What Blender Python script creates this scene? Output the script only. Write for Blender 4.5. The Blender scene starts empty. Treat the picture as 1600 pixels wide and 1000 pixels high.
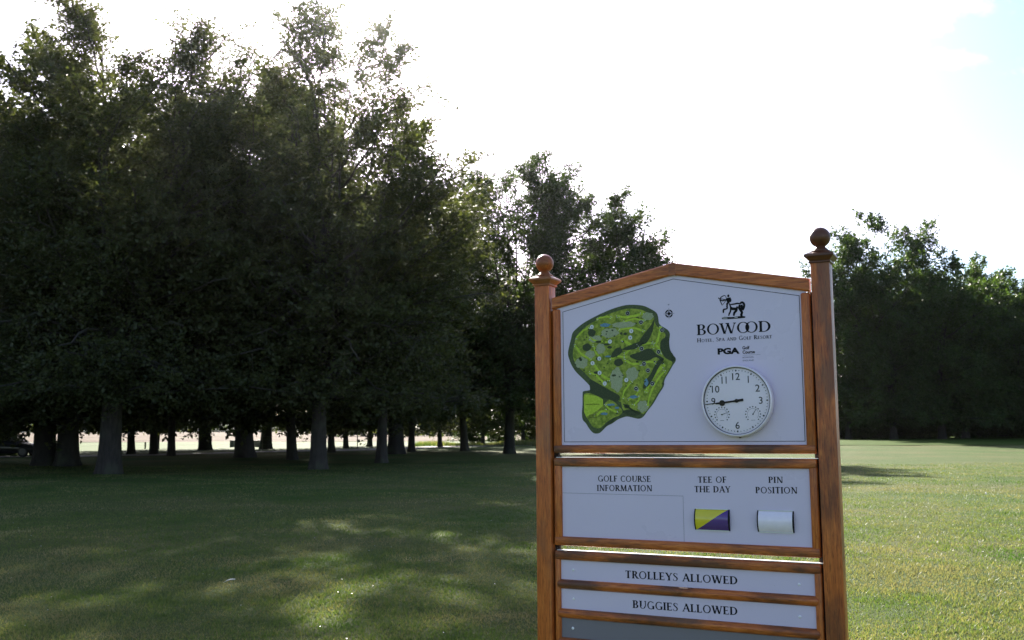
import bpy, math, random
import numpy as np
from mathutils import Vector, Matrix
R = math.radians
random.seed(7)
scene = bpy.context.scene
COL = scene.collection

# ------------------------------------------------------------------ camera
EYE = 1.6
cam_data = bpy.data.cameras.new('camera')
cam = bpy.data.objects.new('camera', cam_data); COL.objects.link(cam)
cam_data.sensor_width = 36.0
cam_data.lens = 34.3245
cam_data.clip_start = 0.05
cam_data.clip_end = 20000
cam.location = (0, 0, EYE)
PITCH, ROLL = R(6.388), R(-0.161)
cam.matrix_world = (Matrix.Translation((0, 0, EYE)) @ Matrix.Rotation(R(90) + PITCH, 4, 'X') @ Matrix.Rotation(ROLL, 4, 'Z'))
cam_data.dof.use_dof = True
cam_data.dof.focus_distance = 4.8
cam_data.dof.aperture_fstop = 7.1
scene.camera = cam

# ------------------------------------------------------------------ sky and sun
SUN_EL, SUN_AZ = R(28.0), R(-9.5)          # azimuth measured from +Y towards +X
SUN_DIR = Vector((math.sin(SUN_AZ) * math.cos(SUN_EL), math.cos(SUN_AZ) * math.cos(SUN_EL), math.sin(SUN_EL)))
world = bpy.data.worlds.new('World'); scene.world = world; world.use_nodes = True
wn, wl = world.node_tree.nodes, world.node_tree.links
wn.clear()
def wnode(t, **kw):
    n = wn.new(t)
    for k, v in kw.items(): setattr(n, k, v)
    return n
w_out = wnode('ShaderNodeOutputWorld'); w_bg = wnode('ShaderNodeBackground')
w_sky = wnode('ShaderNodeTexSky', sky_type='NISHITA', sun_disc=False)
w_sky.sun_elevation = SUN_EL; w_sky.sun_rotation = SUN_AZ
w_sky.air_density = 1.0; w_sky.dust_density = 1.0; w_sky.ozone_density = 3.5; w_sky.altitude = 60
w_tc = wnode('ShaderNodeTexCoord')
w_sep = wnode('ShaderNodeSeparateXYZ'); wl.new(w_tc.outputs['Generated'], w_sep.inputs[0])
def wmath(op, a, b=None, clamp=False):
    n = wnode('ShaderNodeMath', operation=op); n.use_clamp = clamp
    for i, v in enumerate((a, b)):
        if v is None: continue
        if isinstance(v, (int, float)): n.inputs[i].default_value = v
        else: wl.new(v, n.inputs[i])
    return n.outputs[0]
# thin cloud sheet: direction projected on a plane overhead
zc = wmath('ADD', wmath('MAXIMUM', w_sep.outputs[2], 0.0), 0.18)
w_comb = wnode('ShaderNodeCombineXYZ')
wl.new(wmath('DIVIDE', w_sep.outputs[0], zc), w_comb.inputs[0])
wl.new(wmath('DIVIDE', w_sep.outputs[1], zc), w_comb.inputs[1])
w_map = wnode('ShaderNodeMapping'); wl.new(w_comb.outputs[0], w_map.inputs[0])
w_map.inputs['Location'].default_value = (1.33, 0.626, 0.0)
w_n = wnode('ShaderNodeTexNoise'); w_n.inputs['Scale'].default_value = 0.9; w_n.inputs['Detail'].default_value = 9
w_n.inputs['Roughness'].default_value = 0.58; w_n.inputs['Distortion'].default_value = 0.3
wl.new(w_map.outputs[0], w_n.inputs['Vector'])
w_r = wnode('ShaderNodeValToRGB'); wl.new(w_n.outputs[0], w_r.inputs[0])
w_r.color_ramp.elements[0].position = 0.50; w_r.color_ramp.elements[1].position = 0.70
w_r.color_ramp.elements[0].color = (0, 0, 0, 1); w_r.color_ramp.elements[1].color = (0.85, 0.85, 0.85, 1)
# cloud brightness: brighter towards the sun as thin cloud scatters forward
w_dot = wnode('ShaderNodeVectorMath', operation='DOT_PRODUCT')
wl.new(w_tc.outputs['Generated'], w_dot.inputs[0]); w_dot.inputs[1].default_value = SUN_DIR
fwd = wmath('POWER', wmath('MAXIMUM', w_dot.outputs['Value'], 0.0), 3.0)
cl = wmath('ADD', wmath('MULTIPLY', fwd, 20.0), 1.95)
w_cc = wnode('ShaderNodeCombineXYZ')
wl.new(wmath('MULTIPLY', cl, 1.16), w_cc.inputs[0]); wl.new(wmath('MULTIPLY', cl, 0.94), w_cc.inputs[1]); wl.new(wmath('MULTIPLY', cl, 1.14), w_cc.inputs[2])
w_mix = wnode('ShaderNodeMix', data_type='RGBA')
# the cloud sheet thickens towards the sun's side of the sky
cover = wmath('ADD', w_r.outputs[0], wmath('MULTIPLY', wmath('POWER', wmath('MAXIMUM', w_dot.outputs['Value'], 0.0), 22.0), 1.0), True)
wl.new(cover, w_mix.inputs[0]); wl.new(w_sky.outputs[0], w_mix.inputs[6]); wl.new(w_cc.outputs[0], w_mix.inputs[7])
wl.new(w_mix.outputs[2], w_bg.inputs[0]); w_bg.inputs[1].default_value = 0.06
wl.new(w_bg.outputs[0], w_out.inputs[0])

sun_data = bpy.data.lights.new('sun', 'SUN'); sun = bpy.data.objects.new('sun', sun_data); COL.objects.link(sun)
sun_data.energy = 5.0; sun_data.angle = R(0.55); sun_data.color = (1.0, 0.93, 0.82)
sun.rotation_euler = SUN_DIR.to_track_quat('Z', 'Y').to_euler()
sun.location = (-20, 60, 60)
vs = scene.view_settings
vs.view_transform = 'Standard'; vs.look = 'None'; vs.gamma = 1; vs.exposure = 2.06; vs.use_curve_mapping = False
scene.cycles.max_bounces = 7; scene.cycles.diffuse_bounces = 3; scene.cycles.glossy_bounces = 3
scene.cycles.transmission_bounces = 4; scene.cycles.transparent_max_bounces = 8
scene.cycles.sample_clamp_indirect = 6.0
scene.cycles.use_denoising = True

# ------------------------------------------------------------------ materials
def mat(name):
    m = bpy.data.materials.new(name); m.use_nodes = True
    nt = m.node_tree; nt.nodes.clear()
    return m, nt, nt.nodes.new('ShaderNodeOutputMaterial')
def node(nt, t, ins=None, **kw):
    n = nt.nodes.new(t)
    for k, v in kw.items(): setattr(n, k, v)
    for k, v in (ins or {}).items():
        if hasattr(v, 'is_output'): nt.links.new(v, n.inputs[k])
        else: n.inputs[k].default_value = v
    return n
def c4(c): return (c[0], c[1], c[2], 1.0)
def ramp(nt, fac, stops):
    n = node(nt, 'ShaderNodeValToRGB', {0: fac}); e = n.color_ramp.elements
    while len(e) < len(stops): e.new(0.5)
    for el, (p, c) in zip(e, stops): el.position = p; el.color = c4(c)
    return n.outputs[0]
def mixc(nt, fac, a, b, blend='MIX'):
    n = node(nt, 'ShaderNodeMix', data_type='RGBA', blend_type=blend)
    for i, v in ((0, fac), (6, a), (7, b)):
        if hasattr(v, 'is_output'): nt.links.new(v, n.inputs[i])
        else: n.inputs[i].default_value = v if i == 0 else c4(v)
    return n.outputs[2]
def mth(nt, op, a, b=0.0, clamp=False):
    n = node(nt, 'ShaderNodeMath', {0: a, 1: b}, operation=op); n.use_clamp = clamp
    return n.outputs[0]
def simple(name, col, rough=0.5, metal=0.0, spec=0.5, coat=0.0):
    m, nt, out = mat(name)
    tc = node(nt, 'ShaderNodeTexCoord')
    nz = node(nt, 'ShaderNodeTexNoise', {'Vector': tc.outputs['Object'], 'Scale': 35.0, 'Detail': 4.0})
    c = mixc(nt, nz.outputs[0], [x * 0.9 for x in col], [min(1, x * 1.08) for x in col])
    b = node(nt, 'ShaderNodeBsdfPrincipled', {'Base Color': c, 'Roughness': rough, 'Metallic': metal, 'Specular IOR Level': spec, 'Coat Weight': coat})
    nt.links.new(b.outputs[0], out.inputs[0])
    return m

def wood_mat(name, axis, seed, dark=0.5, shift=0.0):
    """varnished oak; the grain runs along axis, with worn dark patches where the varnish has gone"""
    m, nt, out = mat(name)
    tc = node(nt, 'ShaderNodeTexCoord')
    sc = [1.0, 1.0, 1.0]; sc[axis] = 0.07
    mp = node(nt, 'ShaderNodeMapping', {'Vector': tc.outputs['Object'], 'Scale': sc, 'Location': (seed, seed * 0.7, seed * 1.3)})
    g1 = node(nt, 'ShaderNodeTexNoise', {'Vector': mp.outputs[0], 'Scale': 80.0, 'Detail': 6.0, 'Roughness': 0.6, 'Distortion': 1.0})
    g2 = node(nt, 'ShaderNodeTexNoise', {'Vector': mp.outputs[0], 'Scale': 260.0, 'Detail': 3.0, 'Roughness': 0.6})
    base = ramp(nt, g1.outputs[0], [(0.28, (0.34, 0.078, 0.015)), (0.48, (0.53, 0.135, 0.025)), (0.62, (0.63, 0.185, 0.036)), (0.8, (0.68, 0.25, 0.065))])
    pores = ramp(nt, g2.outputs[0], [(0.33, (0.35, 0.28, 0.22)), (0.47, (1, 1, 1))])
    c = mixc(nt, 0.75, base, pores, 'MULTIPLY')
    sw = [3.5, 3.5, 3.5]; sw[axis] = 1.1
    mp2 = node(nt, 'ShaderNodeMapping', {'Vector': tc.outputs['Object'], 'Scale': sw, 'Location': (seed * 2.1, seed, 3.0)})
    w1 = node(nt, 'ShaderNodeTexNoise', {'Vector': mp2.outputs[0], 'Scale': 2.6, 'Detail': 7.0, 'Roughness': 0.62})
    worn = ramp(nt, w1.outputs[0], [(0.46 - shift, (0, 0, 0)), (0.64 - shift, (1, 1, 1))])
    c = mixc(nt, mth(nt, 'MULTIPLY', worn, dark), c, (0.035, 0.022, 0.017))
    # paler greyed patches
    w2 = node(nt, 'ShaderNodeTexNoise', {'Vector': mp2.outputs[0], 'Scale': 1.3, 'Detail': 5.0, 'Roughness': 0.6})
    pale = ramp(nt, w2.outputs[0], [(0.55, (0, 0, 0)), (0.75, (1, 1, 1))])
    c = mixc(nt, mth(nt, 'MULTIPLY', pale, 0.35), c, (0.42, 0.22, 0.11))
    bmp = node(nt, 'ShaderNodeBump', {'Strength': 0.35, 'Distance': 0.0015, 'Height': g1.outputs[0]})
    rg = mth(nt, 'ADD', mth(nt, 'MULTIPLY', w1.outputs[0], 0.35), 0.22)
    b = node(nt, 'ShaderNodeBsdfPrincipled', {'Base Color': c, 'Roughness': rg, 'Normal': bmp.outputs[0], 'Coat Weight': 0.08, 'Coat Roughness': 0.3, 'Specular IOR Level': 0.35})
    nt.links.new(b.outputs[0], out.inputs[0])
    return m

def sheet_mat(name, col):
    m, nt, out = mat(name)
    tc = node(nt, 'ShaderNodeTexCoord')
    n1 = node(nt, 'ShaderNodeTexNoise', {'Vector': tc.outputs['Object'], 'Scale': 3.0, 'Detail': 6.0})
    n2 = node(nt, 'ShaderNodeTexNoise', {'Vector': tc.outputs['Object'], 'Scale': 120.0, 'Detail': 2.0})
    c = mixc(nt, n1.outputs[0], [x * 0.93 for x in col], col)
    sp = ramp(nt, n2.outputs[0], [(0.70, (1, 1, 1)), (0.78, (0.72, 0.68, 0.62))])
    c = mixc(nt, 0.6, c, sp, 'MULTIPLY')
    b = node(nt, 'ShaderNodeBsdfPrincipled', {'Base Color': c, 'Roughness': mth(nt, 'ADD', mth(nt, 'MULTIPLY', n1.outputs[0], 0.25), 0.18), 'Specular IOR Level': 0.5})
    nt.links.new(b.outputs[0], out.inputs[0])
    return m

M = {}
M['wood_cap_b'] = wood_mat('wood_cap_b', 0, 8.3, 0.82, 0.26)
M['wood_post'] = wood_mat('wood_post', 2, 1.0, 0.35)
M['wood_post_b'] = wood_mat('wood_post_b', 2, 4.7, 0.6, 0.04)
M['wood_rail'] = wood_mat('wood_rail', 0, 2.3, 0.80, 0.05)
M['wood_gable'] = wood_mat('wood_gable', 0, 6.1, 0.3)
M['wood_stile'] = wood_mat('wood_stile', 2, 3.4, 0.45)
M['wood_cap'] = wood_mat('wood_cap', 0, 5.2, 0.55, 0.12)
M['wood_dark'] = simple('wood_dark', (0.03, 0.012, 0.008), 0.7)
M['white'] = sheet_mat('white_sheet', (0.73, 0.62, 0.76))
M['grey_sheet'] = sheet_mat('grey_sheet', (0.215, 0.19, 0.215))
M['ink'] = simple('black_ink', (0.008, 0.008, 0.010), 0.7, spec=0.15)
M['ink_grey'] = simple('grey_ink', (0.10, 0.10, 0.12), 0.5)
M['white_ink'] = simple('white_ink', (0.72, 0.72, 0.72), 0.5)
M['steel'] = simple('steel', (0.92, 0.88, 0.90), 0.3, 0.0)
M['pale_metal'] = simple('pale_metal', (0.70, 0.69, 0.66), 0.35, 0.2)
M['yellow'] = simple('yellow_paint', (0.72, 0.60, 0.03), 0.25, coat=0.5)
M['purple'] = simple('purple_paint', (0.09, 0.035, 0.22), 0.22, coat=0.6)
M['drum_white'] = simple('drum_white', (0.93, 0.82, 0.90), 0.2, coat=0.6)
def print_mat(name, a, b, scale):
    m, nt, out = mat(name)
    tc = node(nt, 'ShaderNodeTexCoord')
    nz = node(nt, 'ShaderNodeTexNoise', {'Vector': tc.outputs['Object'], 'Scale': scale, 'Detail': 6.0, 'Roughness': 0.75})
    c = ramp(nt, nz.outputs[0], [(0.38, a), (0.62, b)])
    bs = node(nt, 'ShaderNodeBsdfPrincipled', {'Base Color': c, 'Roughness': 0.6, 'Specular IOR Level': 0.2})
    nt.links.new(bs.outputs[0], out.inputs[0]); return m
M['map_edge'] = print_mat('map_edge', (0.055, 0.078, 0.03), (0.11, 0.135, 0.06), 130)
M['map_green'] = print_mat('map_green', (0.12, 0.18, 0.02), (0.40, 0.46, 0.07), 45)
M['map_bright'] = print_mat('map_bright', (0.36, 0.50, 0.035), (0.54, 0.68, 0.07), 80)
M['map_wood'] = print_mat('map_wood', (0.03, 0.045, 0.02), (0.08, 0.098, 0.045), 260)
M['map_pond'] = print_mat('map_pond', (0.08, 0.20, 0.30), (0.2, 0.33, 0.40), 120)
M['map_rough'] = print_mat('map_rough', (0.26, 0.31, 0.15), (0.45, 0.46, 0.30), 260)

def leaf_mat(name, dark, light, trans=0.45):
    m, nt, out = mat(name)
    at = node(nt, 'ShaderNodeAttribute'); at.attribute_name = 'tone'
    tc = node(nt, 'ShaderNodeTexCoord')
    nz = node(nt, 'ShaderNodeTexNoise', {'Vector': tc.outputs['Object'], 'Scale': 0.35, 'Detail': 3.0})
    f = mth(nt, 'ADD', mth(nt, 'MULTIPLY', at.outputs['Fac'], 0.6), mth(nt, 'MULTIPLY', nz.outputs[0], 0.45))
    c = ramp(nt, f, [(0.15, dark), (0.9, light)])
    ct = mixc(nt, 1.0, c, (1.5, 1.5, 0.7), 'MULTIPLY')
    d = node(nt, 'ShaderNodeBsdfPrincipled', {'Base Color': c, 'Roughness': 0.5, 'Specular IOR Level': 0.35})
    t = node(nt, 'ShaderNodeBsdfTranslucent', {'Color': ct})
    mx = node(nt, 'ShaderNodeMixShader', {0: trans, 1: d.outputs[0], 2: t.outputs[0]})
    nt.links.new(mx.outputs[0], out.inputs[0]); return m
M['beech_leaf'] = leaf_mat('beech_leaf', (0.024, 0.034, 0.014), (0.082, 0.095, 0.036), 0.45)
M['oak_leaf'] = leaf_mat('oak_leaf', (0.016, 0.034, 0.011), (0.055, 0.085, 0.024))
M['lime_leaf'] = leaf_mat('lime_leaf', (0.02, 0.042, 0.011), (0.06, 0.10, 0.024))

def bark_mat(name, a, b):
    m, nt, out = mat(name)
    tc = node(nt, 'ShaderNodeTexCoord')
    mp = node(nt, 'ShaderNodeMapping', {'Vector': tc.outputs['Object'], 'Scale': (1, 1, 0.25)})
    n = node(nt, 'ShaderNodeTexNoise', {'Vector': mp.outputs[0], 'Scale': 9.0, 'Detail': 8.0, 'Roughness': 0.7})
    n2 = node(nt, 'ShaderNodeTexNoise', {'Vector': tc.outputs['Object'], 'Scale': 1.3, 'Detail': 4.0})
    c = ramp(nt, n.outputs[0], [(0.3, a), (0.7, b)])
    c = mixc(nt, mth(nt, 'MULTIPLY', ramp(nt, n2.outputs[0], [(0.5, (0, 0, 0)), (0.7, (1, 1, 1))]), 0.5), c, (0.07, 0.085, 0.045))
    bm = node(nt, 'ShaderNodeBump', {'Strength': 0.8, 'Distance': 0.05, 'Height': n.outputs[0]})
    bs = node(nt, 'ShaderNodeBsdfPrincipled', {'Base Color': c, 'Roughness': 0.85, 'Normal': bm.outputs[0]})
    nt.links.new(bs.outputs[0], out.inputs[0]); return m
M['bark'] = bark_mat('bark', (0.016, 0.013, 0.011), (0.062, 0.050, 0.043))
M['bark_dark'] = bark_mat('bark_dark', (0.012, 0.010, 0.008), (0.035, 0.030, 0.025))

def lawn_mat():
    m, nt, out = mat('lawn')
    tc = node(nt, 'ShaderNodeTexCoord'); P = tc.outputs['Object']
    def nz(scale, det=5.0, rough=0.6, vec=None):
        return node(nt, 'ShaderNodeTexNoise', {'Vector': vec or P, 'Scale': scale, 'Detail': det, 'Roughness': rough}).outputs[0]
    mpa = node(nt, 'ShaderNodeMapping', {'Vector': P, 'Scale': (1.0, 0.8, 1.0)})
    big = nz(0.22, 5, 0.6, mpa.outputs[0]); mid = nz(1.3, 5, 0.65); fine = nz(16.0, 6, 0.7); tuft = nz(70.0, 4, 0.7)
    c = ramp(nt, mid, [(0.30, (0.050, 0.095, 0.022)), (0.55, (0.078, 0.122, 0.032)), (0.75, (0.10, 0.135, 0.045))])
    dry = ramp(nt, big, [(0.42, (0, 0, 0)), (0.62, (1, 1, 1))])
    c = mixc(nt, mth(nt, 'MULTIPLY', dry, 0.7), c, (0.175, 0.14, 0.08))
    c = mixc(nt, ramp(nt, fine, [(0.42, (0, 0, 0)), (0.75, (1, 1, 1))]), c, (0.135, 0.155, 0.058))
    c = mixc(nt, 0.7, c, ramp(nt, tuft, [(0.30, (0.45, 0.5, 0.4)), (0.62, (1.15, 1.15, 1.1))]), 'MULTIPLY')
    # mowing stripes
    mp = node(nt, 'ShaderNodeMapping', {'Vector': P, 'Rotation': (0, 0, R(8))})
    wv = node(nt, 'ShaderNodeTexWave', {'Vector': mp.outputs[0], 'Scale': 0.045, 'Distortion': 0.8, 'Detail': 2.0}, bands_direction='Y')
    c = mixc(nt, mth(nt, 'MULTIPLY', wv.outputs['Fac'], 0.55), c, (0.060, 0.105, 0.024))
    c = mixc(nt, 1.0, c, (0.72, 0.78, 0.64), 'MULTIPLY')
    bm = node(nt, 'ShaderNodeBump', {'Strength': 1.0, 'Distance': 0.03, 'Height': mth(nt, 'ADD', fine, tuft)})
    d = node(nt, 'ShaderNodeBsdfPrincipled', {'Base Color': c, 'Roughness': 0.9, 'Specular IOR Level': 0.08, 'Normal': bm.outputs[0]})
    nt.links.new(d.outputs[0], out.inputs[0]); return m
M['lawn'] = lawn_mat()

def blade_mat():
    m, nt, out = mat('grass_blade')
    at = node(nt, 'ShaderNodeAttribute'); at.attribute_name = 'tone'
    tc = node(nt, 'ShaderNodeTexCoord')
    big = node(nt, 'ShaderNodeTexNoise', {'Vector': tc.outputs['Object'], 'Scale': 0.55, 'Detail': 7.0, 'Roughness': 0.65}).outputs[0]
    c = ramp(nt, mth(nt, 'ADD', mth(nt, 'MULTIPLY', at.outputs['Fac'], 0.5), mth(nt, 'MULTIPLY', mth(nt, 'SUBTRACT', big, 0.22), 1.0)),
             [(0.2, (0.050, 0.095, 0.020)), (0.50, (0.110, 0.156, 0.042)), (0.72, (0.23, 0.205, 0.10)), (0.92, (0.42, 0.36, 0.23))])
    pt = node(nt, 'ShaderNodeTexNoise', {'Vector': tc.outputs['Object'], 'Scale': 0.30, 'Detail': 6.0, 'Roughness': 0.62, 'Distortion': 0.6}).outputs[0]
    c = mixc(nt, mth(nt, 'MULTIPLY', ramp(nt, pt, [(0.50, (0, 0, 0)), (0.64, (1, 1, 1))]), 0.6), c, (0.215, 0.180, 0.115))
    c = mixc(nt, ramp(nt, pt, [(0.34, (1, 1, 1)), (0.46, (0, 0, 0))]), c, (0.055, 0.115, 0.022))
    d = node(nt, 'ShaderNodeBsdfPrincipled', {'Base Color': c, 'Roughness': 0.55, 'Specular IOR Level': 0.2})
    t = node(nt, 'ShaderNodeBsdfTranslucent', {'Color': mixc(nt, 1.0, c, (1.25, 1.3, 0.7), 'MULTIPLY')})
    mx = node(nt, 'ShaderNodeMixShader', {0: 0.4, 1: d.outputs[0], 2: t.outputs[0]})
    nt.links.new(mx.outputs[0], out.inputs[0]); return m
M['blade'] = blade_mat()

# ------------------------------------------------------------------ helpers
def tagp(o, label=None, cat=None, group=None, kind=None):
    for k, v in (('label', label), ('category', cat), ('group', group), ('kind', kind)):
        if v: o[k] = v
    return o
def link(o, parent=None):
    COL.objects.link(o)
    if parent is not None: o.parent = parent
    return o
def empty(name, loc=(0, 0, 0), rz=0.0):
    o = bpy.data.objects.new(name, None); o.location = loc; o.rotation_euler = (0, 0, rz)
    o.empty_display_size = 0.3
    return link(o)
class MB:
    """collects faces and links them as one mesh"""
    def __init__(s): s.v = []; s.f = []
    def add(s, vs, fs):
        b = len(s.v); s.v += [tuple(v) for v in vs]; s.f += [tuple(i + b for i in f) for f in fs]
    def box(s, x0, x1, y0, y1, z0, z1, bev=0.0):
        if bev <= 0:
            vs = [(x, y, z) for z in (z0, z1) for y in (y0, y1) for x in (x0, x1)]
            s.add(vs, [(0, 2, 3, 1), (4, 5, 7, 6), (0, 1, 5, 4), (2, 6, 7, 3), (0, 4, 6, 2), (1, 3, 7, 5)]); return
        import bmesh
        bm = bmesh.new(); bmesh.ops.create_cube(bm, size=1.0)
        for v in bm.verts: v.co = ((x0 + x1) / 2 + v.co.x * (x1 - x0), (y0 + y1) / 2 + v.co.y * (y1 - y0), (z0 + z1) / 2 + v.co.z * (z1 - z0))
        bmesh.ops.bevel(bm, geom=bm.edges[:], offset=bev, segments=3, profile=0.5, affect='EDGES')
        bm.verts.index_update(); s.add([v.co[:] for v in bm.verts], [[v.index for v in f.verts] for f in bm.faces]); bm.free()
    def prism(s, prof, axis, a, b):
        """2D profile (list of (p,q)) pushed along axis 0=x 1=y 2=z from a to b"""
        n = len(prof); vs = []
        for t in (a, b):
            for p, q in prof: vs.append({0: (t, p, q), 1: (p, t, q), 2: (p, q, t)}[axis])
        s.add(vs, [tuple(range(n)), tuple(range(2 * n - 1, n - 1, -1))] + [(i, i + n, (i + 1) % n + n, (i + 1) % n) for i in range(n)])
    def lathe(s, prof, c, n=28, axis='Z'):
        vs = []; fs = []
        for r, z in prof:
            for k in range(n):
                a = 2 * math.pi * k / n
                if axis == 'Z': vs.append((c[0] + r * math.cos(a), c[1] + r * math.sin(a), c[2] + z))
                else: vs.append((c[0] + r * math.cos(a), c[1] - z, c[2] + r * math.sin(a)))
        for j in range(len(prof) - 1):
            for k in range(n):
                fs.append((j * n + k, j * n + (k + 1) % n, (j + 1) * n + (k + 1) % n, (j + 1) * n + k))
        fs.append(tuple(reversed(range(n)))); fs.append(tuple(range((len(prof) - 1) * n, len(prof) * n)))
        s.add(vs, fs)
    def tube(s, pts, rad, n=8):
        pts = [Vector(p) for p in pts]; vs = []; fs = []
        for i, p in enumerate(pts):
            d = (pts[min(i + 1, len(pts) - 1)] - pts[max(i - 1, 0)]).normalized()
            a = d.orthogonal().normalized(); b = d.cross(a)
            r = rad[i] if isinstance(rad, (list, tuple)) else rad
            for k in range(n):
                t = 2 * math.pi * k / n; vs.append(p + a * r * math.cos(t) + b * r * math.sin(t))
        for j in range(len(pts) - 1):
            for k in range(n): fs.append((j * n + k, j * n + (k + 1) % n, (j + 1) * n + (k + 1) % n, (j + 1) * n + k))
        fs.append(tuple(reversed(range(n)))); fs.append(tuple(range((len(pts) - 1) * n, len(pts) * n)))
        s.add(vs, fs)
    def flat(s, poly, y):
        """a polygon of (x,z) printed at depth y, facing -y"""
        a = sum(poly[i][0] * poly[(i + 1) % len(poly)][1] - poly[(i + 1) % len(poly)][0] * poly[i][1] for i in range(len(poly)))
        if a < 0: poly = poly[::-1]
        s.add([(p[0], y, p[1]) for p in poly], [tuple(range(len(poly)))])
    def build(s, name, m, parent=None, smooth=False):
        me = bpy.data.meshes.new(name); me.from_pydata(s.v, [], s.f); me.materials.append(m); me.update()
        if smooth:
            me.polygons.foreach_set('use_smooth', [True] * len(me.polygons))
            try: me.set_sharp_from_angle(angle=R(40))
            except Exception: pass
        return link(bpy.data.objects.new(name, me), parent)

def quads_mesh(name, verts, nv, mats, tone=None, tri=False, smooth=False):
    """verts (n*nv,3) numpy: n separate faces of nv corners each"""
    me = bpy.data.meshes.new(name)
    n = len(verts) // nv
    me.vertices.add(len(verts)); me.vertices.foreach_set('co', np.ascontiguousarray(verts, dtype=np.float32).ravel())
    me.loops.add(len(verts)); me.loops.foreach_set('vertex_index', np.arange(len(verts), dtype=np.int32))
    me.polygons.add(n); me.polygons.foreach_set('loop_start', np.arange(0, n * nv, nv, dtype=np.int32))
    me.polygons.foreach_set('loop_total', np.full(n, nv, dtype=np.int32))
    if tone is not None:
        a = me.attributes.new('tone', 'FLOAT', 'POINT'); a.data.foreach_set('value', np.repeat(tone, nv).astype(np.float32))
    me.update(calc_edges=True)
    me.materials.append(mats)
    return me

# ------------------------------------------------------------------ terrain
def sstep(a, b, x):
    t = np.clip((x - a) / (b - a), 0, 1); return t * t * (3 - 2 * t)
def height(x, y):
    x = np.asarray(x, float); y = np.asarray(y, float)
    h = 0.5 * sstep(45, 95, y) * sstep(6, 22, x)
    h = h + 0.05 * np.sin(x * 0.21 + 1.0) * np.sin(y * 0.17) * sstep(9, 25, y)
    h = h + 0.022 * np.sin(x * 0.9 + y * 0.3) * np.sin(y * 0.7 + 0.5)
    h = h + 3.0 * sstep(300, 900, y) * 0
    return h
def hz(x, y): return float(height(x, y))
def sheet(name, xs, ys, m, dz=0.0, mask=None, kind='structure', label=None):
    X, Y = np.meshgrid(xs, ys); Z = height(X, Y) + dz
    nx, ny = len(xs), len(ys)
    V = np.stack([X, Y, Z], -1).reshape(-1, 3)
    i = (np.arange(ny - 1)[:, None] * nx + np.arange(nx - 1)[None]).ravel()
    F = np.stack([i, i + 1, i + nx + 1, i + nx], -1)
    me = bpy.data.meshes.new(name); me.from_pydata(V.tolist(), [], F.tolist()); me.materials.append(m)
    me.polygons.foreach_set('use_smooth', [True] * len(me.polygons)); me.update()
    o = link(bpy.data.objects.new(name, me)); o['kind'] = kind
    return o
t_ = np.linspace(-1, 1, 181); xs = np.sinh(t_ * 5.2) / math.sinh(5.2) * 6000
xs = np.sort(np.concatenate([xs, np.arange(-30, 30.1, 0.8)]))
t_ = np.linspace(0, 1, 90); ys = np.sinh(t_ * 5.0) / math.sinh(5.0) * 9000
ys = np.unique(np.concatenate([-ys[::3] * 0.3, ys, np.arange(0.4, 110, 0.8)]))
sheet('lawn_ground', xs, ys, M['lawn'])

# pale ripe field beyond the trees
def field_mat():
    m, nt, out = mat('ripe_field')
    tc = node(nt, 'ShaderNodeTexCoord'); P = tc.outputs['Object']
    mp = node(nt, 'ShaderNodeMapping', {'Vector': P, 'Scale': (0.3, 1, 1)})
    n = node(nt, 'ShaderNodeTexNoise', {'Vector': mp.outputs[0], 'Scale': 0.05, 'Detail': 7.0, 'Roughness': 0.7})
    c = ramp(nt, n.outputs[0], [(0.3, (0.080, 0.058, 0.038)), (0.55, (0.100, 0.072, 0.050)), (0.75, (0.085, 0.074, 0.036))])
    d = node(nt, 'ShaderNodeBsdfPrincipled', {'Base Color': c, 'Roughness': 0.9, 'Specular IOR Level': 0.03})
    nt.links.new(d.outputs[0], out.inputs[0]); return m
M['field'] = field_mat()
fx = np.linspace(-1400, 1400, 120); fy = 132 * (1800 / 132) ** np.linspace(0, 1, 60)
sheet('ripe_field', fx, fy, M['field'], 0.05)
def meadow_mat():
    m, nt, out = mat('meadow')
    tc = node(nt, 'ShaderNodeTexCoord'); P = tc.outputs['Object']
    n = node(nt, 'ShaderNodeTexNoise', {'Vector': P, 'Scale': 0.5, 'Detail': 8.0, 'Roughness': 0.7})
    c = ramp(nt, n.outputs[0], [(0.3, (0.030, 0.060, 0.008)), (0.6, (0.048, 0.080, 0.013)), (0.8, (0.068, 0.078, 0.020))])
    d = node(nt, 'ShaderNodeBsdfPrincipled', {'Base Color': c, 'Roughness': 0.85, 'Specular IOR Level': 0.04})
    nt.links.new(d.outputs[0], out.inputs[0]); return m
M['meadow'] = meadow_mat()
sheet('rough_meadow', np.linspace(-220, 60, 90), np.linspace(74, 131.5, 30), M['meadow'], 0.03)

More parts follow.
